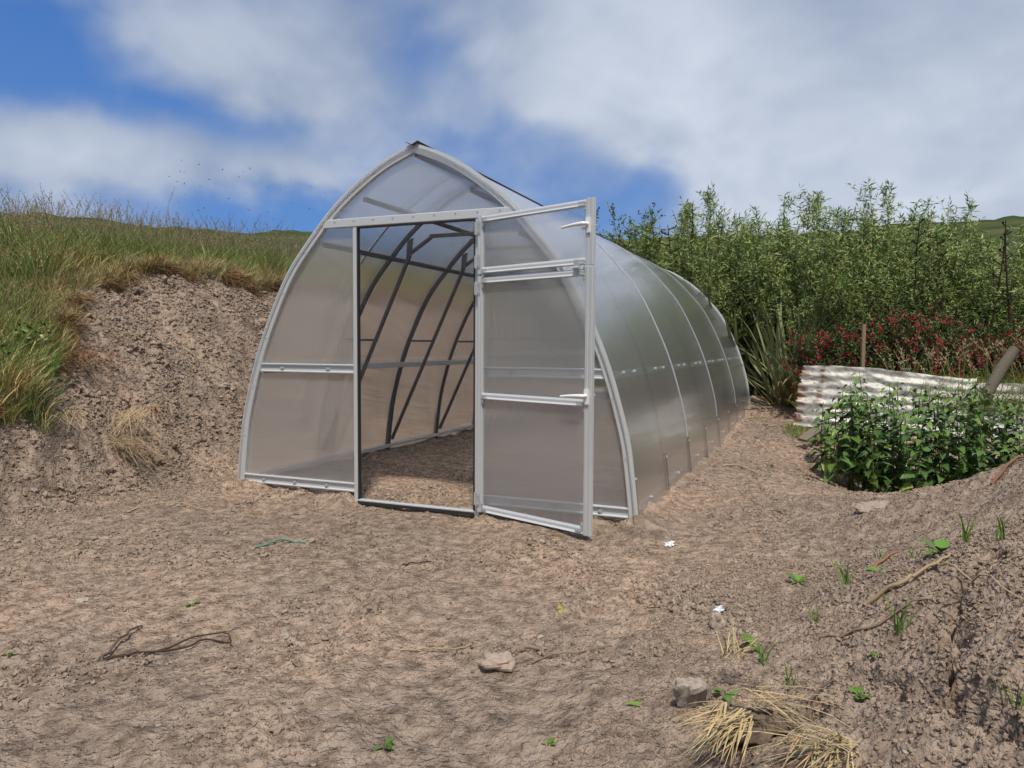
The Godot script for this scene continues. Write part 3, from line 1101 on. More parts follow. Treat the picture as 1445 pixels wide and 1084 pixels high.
func make_nettle_parts() -> void:
	rng.seed = 81
	for k in 5:
		var mb := MB.new()
		mb.col = [Color(0.080, 0.150, 0.036), Color(0.095, 0.18, 0.04), Color(0.060, 0.118, 0.03), Color(0.13, 0.22, 0.05), Color(0.20, 0.27, 0.06)][k]
		mb.leaf(Vector3.ZERO, Vector3(0, 0.1, 1).normalized(), Vector3.RIGHT, 1.0, PackedFloat32Array([0.02, 0.26, 0.33, 0.27, 0.28, 0.18, 0.17, 0.07, 0.0]), 0.35 + 0.12 * k, 0.28)
		nettle_leaf.append(mb.mesh(M.gloss_leaf))
	var sb := MB.new()
	sb.col = Color(0.08, 0.10, 0.035)
	sb.tube(PackedVector3Array([Vector3.ZERO, Vector3(0.01, 0.5, 0.01), Vector3(-0.01, 0.85, 0.02), Vector3(0, 1.0, 0)]), PackedFloat32Array([0.006, 0.005, 0.004, 0.002]), 5)
	nettle_stem = sb.mesh(M.bark)

func nettle(at: Vector2, height: float, sd: int, label: String) -> void:
	rng.seed = sd
	var t := thing("nettle_plant", label, "nettle", Vector3(at.x, ground_y(at.x, at.y) - 0.01, at.y), rnd(0, TAU), "nettles growing in the hollow before the iron sheets")
	t.basis = Basis(Vector3(rnd(-1, 1), 0, rnd(-1, 1)).normalized(), rnd(0.0, 0.16)) * t.basis
	var st := part("stem", nettle_stem, t)
	st.scale = Vector3(1, height, 1)
	var nodes := int(height / 0.062)
	for k in nodes:
		var y := height * (0.16 + 0.84 * (k + 0.5) / nodes)
		var a := k * PI * 0.5 + rnd(-0.3, 0.3)
		var s := lerpf(0.15, 0.065, pow(float(k) / nodes, 1.4)) * rnd(0.8, 1.2)
		for e in 2:
			var w := a + e * PI
			var tone := rng.randi() % 3
			if k > nodes - 4:
				tone = 3 if rng.randf() < 0.7 else 1
			elif k < 3 and rng.randf() < 0.25:
				tone = 4
			var o := part("leaf", nettle_leaf[tone], t, Vector3(sin(w) * 0.03, y, cos(w) * 0.03))
			o.basis = Basis(Vector3.UP, w) * Basis(Vector3.RIGHT, rnd(-0.55, 0.35)) * Basis(Vector3.BACK, rnd(-0.5, 0.5)).scaled(Vector3.ONE * s)

# tuft of bent blades
func tuft(sd: int, blades: int, height: float, spread: float, green: Color, straw: Color, share: float, seeds: int) -> ArrayMesh:
	rng.seed = sd
	var mb := MB.new()
	for k in blades:
		var a := rnd(0, TAU)
		var b := Vector3(cos(a), 0, sin(a)) * sqrt(rnd(0, 1)) * spread
		var d := Vector3(cos(a) * rnd(0.0, 0.5) + rnd(-0.25, 0.25), 1, sin(a) * rnd(0.0, 0.5) + rnd(-0.25, 0.25)).normalized()
		var l := height * rnd(0.45, 1.0)
		var bend := rnd(0.15, 1.0)
		var w := rnd(0.0022, 0.0048)
		var side := d.cross(ball_dir()).normalized()
		var c := vary(straw, 0.25) if rng.randf() < share else vary(green, 0.3)
		_blade3(mb, b, d, side, l, bend, w, c)
	for k in seeds:
		var b := Vector3(rnd(-1, 1), 0, rnd(-1, 1)) * spread
		var d := Vector3(rnd(-0.15, 0.15), 1, rnd(-0.15, 0.15)).normalized()
		var l := height * rnd(1.1, 1.5)
		seed_stalk(mb, b, d, l)
	return mb.mesh(M.grass)

func _blade3(mb: MB, b: Vector3, d: Vector3, side: Vector3, l: float, bend: float, w: float, c: Color) -> void:
	mb.col = c
	var p := b
	var first := mb.v.size()
	var dir := d
	var sag := Vector3(d.x, 0, d.z)
	sag = sag.normalized() if sag.length() > 0.01 else Vector3(1, 0, 0)
	for j in 4:
		var t := j / 3.0
		var nn := side.cross(dir).normalized()
		var ww := w * (1.0 - t * t * 0.92)
		mb.vert(p - side * ww, (nn - side * 0.4).normalized())
		mb.vert(p + side * ww, (nn + side * 0.4).normalized())
		p += dir * l / 3.0
		dir = (dir + (sag * 0.7 - Vector3.UP * 0.6) * bend * 0.55).normalized()
	for j in 3:
		var q := first + j * 2
		mb.ix.append_array(PackedInt32Array([q, q + 1, q + 2, q + 1, q + 3, q + 2]))

func seed_stalk(mb: MB, b: Vector3, d: Vector3, l: float) -> void:
	mb.col = vary(Color(0.20, 0.19, 0.085), 0.2)
	var nod := Vector3(rnd(-1, 1), 0, rnd(-1, 1)).normalized()
	var pts := PackedVector3Array([b, b + d * l * 0.5, b + d * l * 0.82 + nod * l * 0.03, b + d * l + nod * l * 0.12])
	mb.tube(pts, PackedFloat32Array([0.0022, 0.0018, 0.0014, 0.0008]), 3, false)
	mb.col = vary(Color(0.27, 0.22, 0.15), 0.2)
	for j in 22:
		var t := rnd(0.0, 1.0)
		var p := pts[2].lerp(pts[3], t)
		var e := (d + ball_dir() * 0.8).normalized()
		mb.blade(p, e * rnd(0.012, 0.03), e.cross(ball_dir()).normalized(), 0.0022)

func grass_spot(x: float, z: float, size: float, which: int, sink := 0.02) -> Array:
	var b := Basis(Vector3.UP, rnd(0, TAU)) * Basis(Vector3.RIGHT, rnd(-0.15, 0.15))
	var k := rnd(0.75, 1.25)
	return [Transform3D(b.scaled(Vector3.ONE * size), Vector3(x, ground_y(x, z) - sink, z)), Color(k * rnd(0.92, 1.08), k, k * rnd(0.85, 1.1)), which]

func build_grass() -> void:
	var green := Color(0.13, 0.20, 0.048)
	var light := Color(0.22, 0.27, 0.08)
	var straw := Color(0.48, 0.39, 0.20)
	var tufts := [tuft(901, 60, 0.42, 0.13, green, straw, 0.15, 0), tuft(902, 60, 0.48, 0.14, light, straw, 0.28, 1), tuft(903, 70, 0.34, 0.14, Color(0.22, 0.21, 0.08), straw, 0.75, 0), tuft(904, 55, 0.55, 0.12, green, straw, 0.2, 3), tuft(905, 80, 0.26, 0.15, Color(0.14, 0.185, 0.05), straw, 0.35, 0)]
	var labels := ["short green meadow grass on top of the earth bank", "light green meadow grass on top of the earth bank", "dry straw coloured grass along the bank edge", "taller seeding meadow grass on top of the bank", "low mixed grass on the bank and field"]
	var spots := []
	rng.seed = 77
	for k in 15000:
		var z := rnd(-16.0, 4.0)
		var b := bank(z)
		var d := absf(rng.randfn(0.0, 1.0)) * 3.6 - 0.12
		var x: float = b[1] - d
		var l := lie(x, z)
		if l.y < 0.94:
			continue
		var w := rng.randi() % 5
		if d < 0.35:
			w = 2 if rng.randf() < 0.62 else 4
		elif d < 0.9 and w == 3 and rng.randf() < 0.6:
			w = 2
		var size := rnd(0.75, 1.25) * (0.7 if d < 0.3 else 1.0)
		spots.append(grass_spot(x, z, size, w))
	# roots and dead blades hanging from the cut edge of the sod
	for k in 700:
		var z := rnd(-7.0, 1.5)
		var b := bank(z)
		var x: float = b[1] + rnd(-0.05, 0.16)
		if relief[1].get_noise_2d(z * 1.3, 50.0) < -0.12:
			continue
		var g := grass_spot(x, z, rnd(0.35, 0.75), 2, -0.02)
		var t: Transform3D = g[0]
		g[0] = Transform3D(Basis(Vector3.BACK, rnd(-2.7, -1.7)) * t.basis, t.origin)
		g[1] = Color(0.55, 0.42, 0.36) * rnd(0.5, 1.1)
		spots.append(g)
	# the left end of the bank is grown over further down its slope
	for k in 420:
		var x := rnd(-3.6, -2.45)
		var z := rnd(0.2, 2.2)
		var l := lie(x, z)
		if l.y > 0.72 + 0.18 * relief[1].get_noise_2d(x, z) + smoothstep(0.9, 0.2, z) * 0.25:
			spots.append(grass_spot(x, z, rnd(0.6, 1.1), [0, 1, 2, 4][rng.randi() % 4]))
	# thinning out over the field beyond
	for k in 5200:
		var r := rnd(12.0, 52.0)
		var a := deg_to_rad(rnd(-66.0, -30.0))
		var x := 2.46 + sin(a) * r
		var z := 4.25 - cos(a) * r
		if lie(x, z).y > 1.0:
			spots.append(grass_spot(x, z, rnd(0.9, 1.6), rng.randi() % 5))
	# behind the iron sheets and under the hedge
	for k in 900:
		var x := rnd(2.5, 6.5)
		var z := rnd(-7.3, -6.72)
		spots.append(grass_spot(x, z, rnd(0.8, 1.25) * (1.0 + 0.9 * smoothstep(3.2, 3.8, x)), [0, 0, 0, 1][rng.randi() % 4]))
		spots[-1][1] = Color(1.45, 1.35, 1.3) * rnd(0.85, 1.15)
	for k in 700:
		var x := rnd(-2.0, 6.5)
		var z := rnd(-12.0, -8.9)
		if is_turf(x, z, 0.0) > 0.5:
			spots.append(grass_spot(x, z, rnd(0.5, 0.9), [0, 4][rng.randi() % 2]))
	for k in 60:
		spots.append(grass_spot(rnd(2.15, 2.6), rnd(-6.3, -5.3), rnd(0.3, 0.5), [0, 4][rng.randi() % 2]))
	for k in tufts.size():
		var where := []
		var tints := []
		for s in spots:
			if s[2] == k:
				where.append(s[0])
				tints.append(s[1])
		scatter("meadow_grass", tufts[k], where, tints, labels[k], "grass")
	# single tall stalks that stand clear of the rest
	var n := 0
	rng.seed = 79
	for e in [[-2.99, 0.72, 1.28], [-3.04, 0.61, 1.22], [-3.31, 0.29, 1.16], [-3.45, 0.14, 1.1], [-4.75, -1.14, 0.78], [-4.67, -1.24, 0.76], [-4.55, -1.4, 0.72], [-5.25, -2.11, 0.79], [-4.38, -1.59, 0.78], [-4.33, -1.66, 0.75], [-4.17, -1.83, 0.92], [-4.95, -2.47, 0.78], [-4.65, -2.78, 0.88], [-5.27, -3.57, 0.86], [-4.76, -4.05, 0.86], [-4.75, -2.68, 0.77]]:
		var mb := MB.new()
		seed_stalk(mb, Vector3.ZERO, Vector3(rnd(-0.1, 0.1), 1, rnd(-0.1, 0.1)).normalized(), e[2])
		var o := top_mesh("grass_stalk", mb.mesh(M.grass), Vector3(e[0], ground_y(e[0], e[1]), e[1]))
		tag(o, "lone tall seeding grass stalk standing above the bank grass", "grass stalk", "tall seeding stalks on the bank")
		n += 1

func build_hedge() -> void:
	var light := Color(0.165, 0.24, 0.07)
	var tip := Color(0.28, 0.355, 0.135)
	var kinds := []
	for k in 5:
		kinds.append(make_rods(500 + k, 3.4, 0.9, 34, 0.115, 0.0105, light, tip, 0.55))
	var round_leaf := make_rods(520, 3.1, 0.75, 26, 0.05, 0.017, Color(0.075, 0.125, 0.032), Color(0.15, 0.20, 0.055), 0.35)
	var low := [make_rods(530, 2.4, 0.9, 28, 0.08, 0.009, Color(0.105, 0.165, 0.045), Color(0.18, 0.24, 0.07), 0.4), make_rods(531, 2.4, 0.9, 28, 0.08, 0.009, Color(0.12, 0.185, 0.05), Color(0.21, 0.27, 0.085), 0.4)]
	var G := "leafy shrubs of the hedge behind the greenhouse"
	# x, z, height, kind, label
	var list := [
		[-0.70, -9.0, 3.10, 9, "dark shrub with rounded leaves just right of the open door top"],
		[-1.95, -9.6, 3.2, 9, "dark shrub hidden behind the greenhouse roof"],
		[-0.25, -9.3, 3.45, 1, "willowy hedge shrub beside the dark rounded shrub"],
		[0.05, -9.9, 3.5, 2, "willowy hedge shrub behind the first dark flax seed stalks"],
		[0.72, -9.4, 3.72, 3, "tall pointed willowy shrub above the far greenhouse end"],
		[1.29, -10.2, 3.38, 0, "willowy shrub in the dip right of the tall pointed one"],
		[1.87, -9.3, 3.45, 4, "pale willowy shrub above the big flax plant"],
		[2.48, -9.95, 3.55, 1, "broad willowy shrub above the left fuchsia"],
		[3.04, -9.2, 3.12, 2, "shorter willowy shrub above the wooden stake"],
		[3.55, -9.7, 3.62, 3, "tallest willowy shrub right of the stake, feathery top"],
		[4.14, -9.2, 3.35, 0, "willowy shrub right of the tallest feathery one"],
		[4.76, -9.8, 2.72, 4, "low willowy shrub with the hill showing above it"],
		[5.15, -9.0, 2.68, 1, "low willowy shrub at the right end of the hedge"],
		[5.78, -9.4, 2.8, 2, "willowy shrub at the right picture edge"],
		[6.4, -8.9, 2.8, 3, "willowy shrub just past the right picture edge"],
		[-0.2, -8.75, 2.75, 10, "bushy green shrub close behind the rear greenhouse wall"],
		[0.75, -8.75, 2.6, 11, "bushy green shrub behind the right greenhouse corner"],
		[2.35, -8.75, 2.45, 10, "bushy shrub between flax plant and left fuchsia"],
		[3.2, -8.6, 2.45, 11, "bushy shrub directly behind the tall fuchsia"],
		[4.15, -8.45, 2.42, 10, "bushy shrub behind the right-hand fuchsias"],
		[5.0, -8.4, 2.3, 11, "bushy shrub behind the leaning post, at right"],
		[5.9, -8.2, 2.3, 10, "bushy shrub at the far right of the hedge foot"]]
	rng.seed = 5
	for e in list:
		var p: Array = round_leaf if e[3] == 9 else (low[e[3] - 10] if e[3] > 9 else kinds[e[3]])
		var full := 3.1 if e[3] == 9 else (2.4 if e[3] > 9 else 3.4)
		var s: float = e[2] / full
		var called := "dark_shrub" if e[3] == 9 else ("bushy_shrub" if e[3] > 9 else "willow_shrub")
		shrub(called, p, Vector2(e[0], e[1]), Vector3(rnd(0.95, 1.15), s * (0.955 if e[3] < 9 else 1.04), rnd(0.95, 1.15)), rnd(0, TAU), e[4], "shrub", G)
	var fu := [make_fuchsia(600, 1.5, 0.75), make_fuchsia(601, 1.5, 0.75)]
	for e in [[2.62, -7.75, 1.55, 0, "small fuchsia bush nearest the flax, sparse red flowers"], [3.10, -8.0, 1.55, 1, "fuchsia bush behind the wooden stake"], [3.68, -7.65, 1.85, 0, "tallest fuchsia bush, thick with red flowers, right of the stake"], [4.2, -7.5, 1.6, 1, "red fuchsia bush right of the tallest one"], [4.68, -7.4, 1.5, 0, "red fuchsia bush above the leaning post"], [5.2, -7.3, 1.5, 1, "red fuchsia bush at the right picture edge"]]:
		shrub("fuchsia_bush", fu[e[3]], Vector2(e[0], e[1]), Vector3(1.0, e[2] / 1.5, 0.9), rnd(0, TAU), e[4], "fuchsia", "red flowering fuchsias before the hedge")
	make_swords()
	flax(Vector2(1.95, -8.35), 62, 1.22, 41, [], "big green flax plant in the open right of the greenhouse end")
	flax(Vector2(1.35, -9.15), 44, 1.45, 42, [], "flax plant half hidden behind the right rear greenhouse corner")
	flax(Vector2(0.3, -9.3), 36, 1.25, 43, [[-0.55, 0.3, 3.05], [0.1, 0.35, 3.3], [-0.15, 0.3, 2.95]], "flax plant behind the greenhouse roof with dark seed stalks")
	flax(Vector2(2.35, -8.2), 34, 1.0, 44, [], "small flax plant between the big one and the fuchsia")
	flax(Vector2(4.6, -8.15), 26, 1.2, 45, [[-0.85, 0.0, 2.85], [-0.4, 0.1, 2.65], [0.12, 0.4, 2.62], [0.3, 0.35, 2.70]], "flax plant within the right hedge with dark seed stalks")

func sheet_iron(called: String, label: String, a: Vector3, b: Vector3, lean: Vector3, height: float, sd: int, rust: bool) -> void:
	var n := noise(sd, 2.6, FastNoiseLite.TYPE_SIMPLEX_SMOOTH, 4)
	var mb := MB.new()
	var nu := 60
	var nv := 56
	var along := (b - a)
	for side in 2:
		for j in nv + 1:
			for i in nu + 1:
				var s := float(i) / nu
				var t := float(j) / nv
				var ragged := 0.03 * n.get_noise_2d(t * 6.0, 40.0) * (1.0 - minf(1.0, s * 8.0))
				var p := a + along * (s + ragged) + lean * t * height
				p.y += 0.03 * sin(s * 5.0) * t + 0.012 * n.get_noise_2d(s * 3.0, 8.0)
				var wave := 0.0062 * sin(TAU * t * height / 0.122)
				p += Vector3(-along.z, 0, along.x).normalized() * -(wave + 0.03 * n.get_noise_2d(s * 1.5, t * 1.2) + (0.0012 if side == 0 else 0.0))
				var r := 0.0
				if rust:
					r = smoothstep(0.055, 0.02, s + 0.05 * n.get_noise_2d(t * 4.0, 3.0)) * smoothstep(-0.35, 0.05, n.get_noise_2d(t * 3.0, 77.0))
					r = maxf(r, smoothstep(0.022, 0.008, absf(s - 0.105 + 0.02 * n.get_noise_2d(t * 3.0, 1.0) - 0.03 * t)) * smoothstep(0.3, 0.5, t) * smoothstep(-0.35, -0.1, n.get_noise_2d(t * 6.0, 5.0)))
					r = maxf(r, smoothstep(0.34, 0.44, n.get_noise_2d(s * 14.0, t * 5.0)) * smoothstep(0.25, 0.05, s))
				mb.col = Color(0.46, 0.46, 0.44).lerp(Color(0.36, 0.36, 0.34), clampf(0.5 + n.get_noise_2d(s * 9.0, t * 9.0), 0, 1)).lerp(Color(0.13, 0.055, 0.025), r)
				mb.vert(p, Vector3.UP)
	for side in 2:
		var o := side * (nu + 1) * (nv + 1)
		for j in nv + 1:
			for i in nu + 1:
				var p := o + j * (nu + 1) + i
				var du := mb.v[o + j * (nu + 1) + mini(i + 1, nu)] - mb.v[o + j * (nu + 1) + maxi(i - 1, 0)]
				var dv := mb.v[o + mini(j + 1, nv) * (nu + 1) + i] - mb.v[o + maxi(j - 1, 0) * (nu + 1) + i]
				mb.n[p] = du.cross(dv).normalized() * (-1.0 if side == 0 else 1.0)
		for j in nv:
			for i in nu:
				var p := o + j * (nu + 1) + i
				if side == 0:
					mb.ix.append_array(PackedInt32Array([p, p + 1, p + nu + 1, p + 1, p + nu + 2, p + nu + 1]))
				else:
					mb.ix.append_array(PackedInt32Array([p, p + nu + 1, p + 1, p + 1, p + nu + 1, p + nu + 2]))
	tag(top_mesh(called, mb.mesh(M.sheet)), label, "iron sheet", "corrugated iron sheets along the garden edge")

func rough_post(called: String, pts: PackedVector3Array, rad: PackedFloat32Array, tone: Color, label: String, category: String, sides := 9, mat := "wood") -> MeshInstance3D:
	var mb := MB.new()
	mb.col = tone
	var base := pts[0]
	var q := PackedVector3Array()
	for p in pts:
		q.append(p - base)
	mb.tube(q, rad, sides)
	var o := top_mesh(called, mb.mesh(M[mat]), base)
	tag(o, label, category)
	return o

func build_garden_edge() -> void:
	sheet_iron("iron_sheet", "pale corrugated iron sheet with rusty left end, behind the nettles", Vector3(2.21, 0.05, -6.18), Vector3(4.25, -0.06, -6.22), Vector3(0.10, 0.96, -0.32).normalized(), 0.84, 90, true)
	sheet_iron("iron_sheet", "pale corrugated iron sheet right of the leaning post", Vector3(4.12, -0.10, -6.26), Vector3(6.3, -0.16, -6.2), Vector3(0.0, 0.96, -0.30).normalized(), 0.78, 91, false)
	var sb := MB.new()
	sb.col = Color(0.46, 0.34, 0.22)
	sb.sweep(PackedVector3Array([Vector3(0, -0.1, 0), Vector3(0, 1.40, 0)]), Vector3(0, 0, 1), rect(0.045, 0.045))
	var stake := top_mesh("wooden_stake", sb.mesh(M.wood), Vector3(3.04, ground_y(3.04, -6.66), -6.66))
	stake.rotation.y = 0.4
	tag(stake, "slim square wooden stake behind the iron sheet", "stake")
	rough_post("fence_post", PackedVector3Array([Vector3(4.10, -0.15, -5.55), Vector3(4.20, 0.35, -5.58), Vector3(4.31, 0.62, -5.62), Vector3(4.44, 0.88, -5.68), Vector3(4.56, 1.08, -5.73), Vector3(4.575, 1.10, -5.735)]), PackedFloat32Array([0.07, 0.068, 0.062, 0.066, 0.058, 0.035]), Color(0.27, 0.245, 0.19), "old weathered round post leaning right, among the nettles", "post")
	# broken board lying at the corner of the sheet
	var bb := MB.new()
	bb.col = Color(0.30, 0.26, 0.21)
	bb.box(Vector3.ZERO, Vector3(0.50, 0.03, 0.11))
	var board := top_mesh("broken_board", bb.mesh(M.wood), Vector3(2.45, 0.10, -4.95))
	board.rotation = Vector3(0.15, 1.12, 0.30)
	tag(board, "short grey board tilted on the soil beside the nettles", "board")
	make_nettle_parts()
	rng.seed = 83
	var spots := []
	for k in 84:
		var x := lerpf(2.62, 4.75, (k % 28) / 27.0) + rnd(-0.08, 0.08)
		var z := -3.35 - 0.5 * (k / 28) + rnd(-0.24, 0.24)
		spots.append([x, z])
	for k in spots.size():
		var x: float = spots[k][0]
		var z: float = spots[k][1]
		var top := 0.74 + 0.10 * sin(x * 5.0) + rnd(-0.1, 0.1) - (0.22 if x < 2.8 else 0.0) - (0.16 if z > -3.7 else 0.0) - (0.26 if x > 3.95 else 0.0)
		nettle(Vector2(x, z), clampf(top - ground_y(x, z), 0.5, 1.4), 8300 + k, "leafy green nettle in the clump before the corrugated iron")
	# white umbels in the grass behind
	rng.seed = 84
	for e in [[3.52, -7.0], [3.62, -6.95], [3.72, -7.05], [3.80, -7.0], [3.58, -7.1]]:
		var mb := MB.new()
		mb.col = Color(0.10, 0.13, 0.04)
		var h := rnd(0.78, 0.95)
		mb.tube(PackedVector3Array([Vector3.ZERO, Vector3(0.02, h * 0.6, 0), Vector3(0, h, 0.02)]), PackedFloat32Array([0.004, 0.003, 0.002]), 4)
		var fl := MB.new()
		for k in 34:
			fl.col = vary(Color(0.6, 0.6, 0.5), 0.1)
			var c := Vector3(rnd(-0.045, 0.045), h + rnd(0, 0.02), rnd(-0.045, 0.045))
			fl.blade(c, Vector3(rnd(-1, 1), 0.3, rnd(-1, 1)).normalized() * 0.014, Vector3(rnd(-1, 1), 0.2, rnd(-1, 1)).normalized(), 0.006)
		var t := thing("white_wildflower", "small white flat-topped wildflower before the tall fuchsia", "wildflower", Vector3(e[0], ground_y(e[0], e[1]), e[1]), 0.0, "white wildflowers behind the iron sheet")
		part("stem", mb.mesh(M.bark), t)
		part("flower_head", fl.mesh(M.leaf), t).set_meta("kind", "stuff")

# ---------------------------------------------------------------- stones, litter, weeds
func rock_mesh(sd: int, size: Vector3, tone: Color, sub := 2, mat := "stone", bump := 0.35, smooth := false) -> ArrayMesh:
	var n := noise(sd, 0.9, FastNoiseLite.TYPE_SIMPLEX, 2)
	var sp := SphereMesh.new()
	sp.radius = 1.0
	sp.height = 2.0
	sp.radial_segments = 6 * sub
	sp.rings = 3 * sub
	var arr := sp.get_mesh_arrays()
	var v: PackedVector3Array = arr[Mesh.ARRAY_VERTEX]
	var ixs: PackedInt32Array = arr[Mesh.ARRAY_INDEX]
	var mb := MB.new()
	mb.col = tone
	for k in v.size():
		var p := v[k]
		# push towards a blocky shape, then roughen
		var m := maxf(absf(p.x), maxf(absf(p.y), absf(p.z)))
		p = p.lerp(p / m, 0.35) * (1.0 + bump * n.get_noise_3d(p.x + sd, p.y, p.z))
		v[k] = p * size
	if smooth:
		var nn := PackedVector3Array()
		nn.resize(v.size())
		for k in range(0, ixs.size(), 3):
			var f := (v[ixs[k + 2]] - v[ixs[k]]).cross(v[ixs[k + 1]] - v[ixs[k]])
			for q in 3:
				nn[ixs[k + q]] += f
		for k in v.size():
			mb.vert(v[k], nn[k].normalized() if nn[k].length() > 1e-12 else v[k].normalized())
		mb.ix = ixs
		return mb.mesh(M[mat])
	for k in range(0, ixs.size(), 3):
		var a := v[ixs[k]]
		var b := v[ixs[k + 1]]
		var d := v[ixs[k + 2]]
		if (b - a).cross(d - a).length() > 1e-12:
			mb.tri(a, b, d, (a + b + d))
	return mb.mesh(M[mat])

func litter(called: String, m: Mesh, at: Vector3, turn: Vector3, label: String, category: String, group := "") -> void:
	var o := top_mesh(called, m, Vector3(at.x, ground_y(at.x, at.z) + at.y, at.z))
	o.rotation = turn
	tag(o, label, category, group)

# bent root or stick following the ground through (x, z) points
func stick(called: String, spots: Array, r0: float, r1: float, lift: float, tone: Color, label: String, category: String, sd: int) -> void:
	rng.seed = sd
	var pts := PackedVector3Array()
	var rad := PackedFloat32Array()
	var base := Vector3(spots[0].x, ground_y(spots[0].x, spots[0].y), spots[0].y)
	var m := (spots.size() - 1) * 4
	for k in m + 1:
		var f := k / 4.0
		var i := mini(int(f), spots.size() - 2)
		var pre: Vector2 = spots[maxi(i - 1, 0)]
		var a: Vector2 = spots[i]
		var post: Vector2 = spots[mini(i + 2, spots.size() - 1)]
		var p: Vector2 = a.cubic_interpolate(spots[i + 1], pre, post, f - i) + Vector2(rnd(-1, 1), rnd(-1, 1)) * r0 * 0.8
		pts.append(Vector3(p.x, ground_y(p.x, p.y) + r0 * 0.5 + lift * sin(PI * k / m), p.y) - base)
		rad.append(lerpf(r0, r1, float(k) / m))
	var mb := MB.new()
	mb.col = tone
	mb.tube(pts, rad, 6)
	tag(top_mesh(called, mb.mesh(M.bark), base), label, category)

func straw_bunch(at: Vector3, dir: Vector3, count: int, length: float, spread: float, tone: Color, sd: int, label: String) -> void:
	rng.seed = sd
	var mb := MB.new()
	for k in count:
		var b := Vector3(rnd(-1, 1), 0, rnd(-1, 1)) * spread
		var d := (dir + ball_dir() * 0.55).normalized()
		d.y = maxf(d.y, -0.35)
		_blade3(mb, b + Vector3(0, rnd(0.0, 0.04), 0), d, d.cross(Vector3.UP).normalized(), length * rnd(0.4, 1.0), rnd(0.1, 0.8), rnd(0.0012, 0.003), vary(tone, 0.3))
	var o := top_mesh("straw_clump", mb.mesh(M.grass), Vector3(at.x, ground_y(at.x, at.z) + at.y, at.z))
	tag(o, label, "straw", "clumps of dry grass and roots")

func sprout(at: Vector2, kind: int, size: float, sd: int, label: String) -> void:
	rng.seed = sd
	var t := thing("weed_seedling", label, "seedling", Vector3(at.x, ground_y(at.x, at.y) - 0.003, at.y), rnd(0, TAU), "small weeds on the bare soil")
	if kind == 0:
		var mb := MB.new()
		for k in 9:
			var d := Vector3(rnd(-0.35, 0.35), 1, rnd(-0.35, 0.35)).normalized()
			_blade3(mb, Vector3(rnd(-0.012, 0.012), 0, rnd(-0.012, 0.012)), d, d.cross(ball_dir()).normalized(), size * rnd(0.5, 1.0), rnd(0.1, 0.6), 0.0026, vary(Color(0.11, 0.20, 0.035), 0.25))
		part("blades", mb.mesh(M.grass), t)
	else:
		for k in 7:
			var mb := MB.new()
			mb.col = vary(Color(0.10, 0.19, 0.03), 0.3)
			var a := rnd(0, TAU)
			var d := Vector3(cos(a), rnd(0.2, 0.9), sin(a)).normalized()
			mb.leaf(d * size * 0.15 + Vector3(0, size * 0.1, 0), d, d.cross(Vector3.UP).normalized(), size * rnd(0.5, 0.9), PackedFloat32Array([0.03, 0.20, 0.26, 0.18, 0.0]), 0.3, 0.2)
			part("leaf", mb.mesh(M.gloss_leaf), t)
		var sb := MB.new()
		sb.col = Color(0.13, 0.13, 0.05)
		sb.tube(PackedVector3Array([Vector3(0, -0.01, 0), Vector3(0, size * 0.3, 0)]), PackedFloat32Array([0.002, 0.0015]), 4)
		part("stem", sb.mesh(M.bark), t)

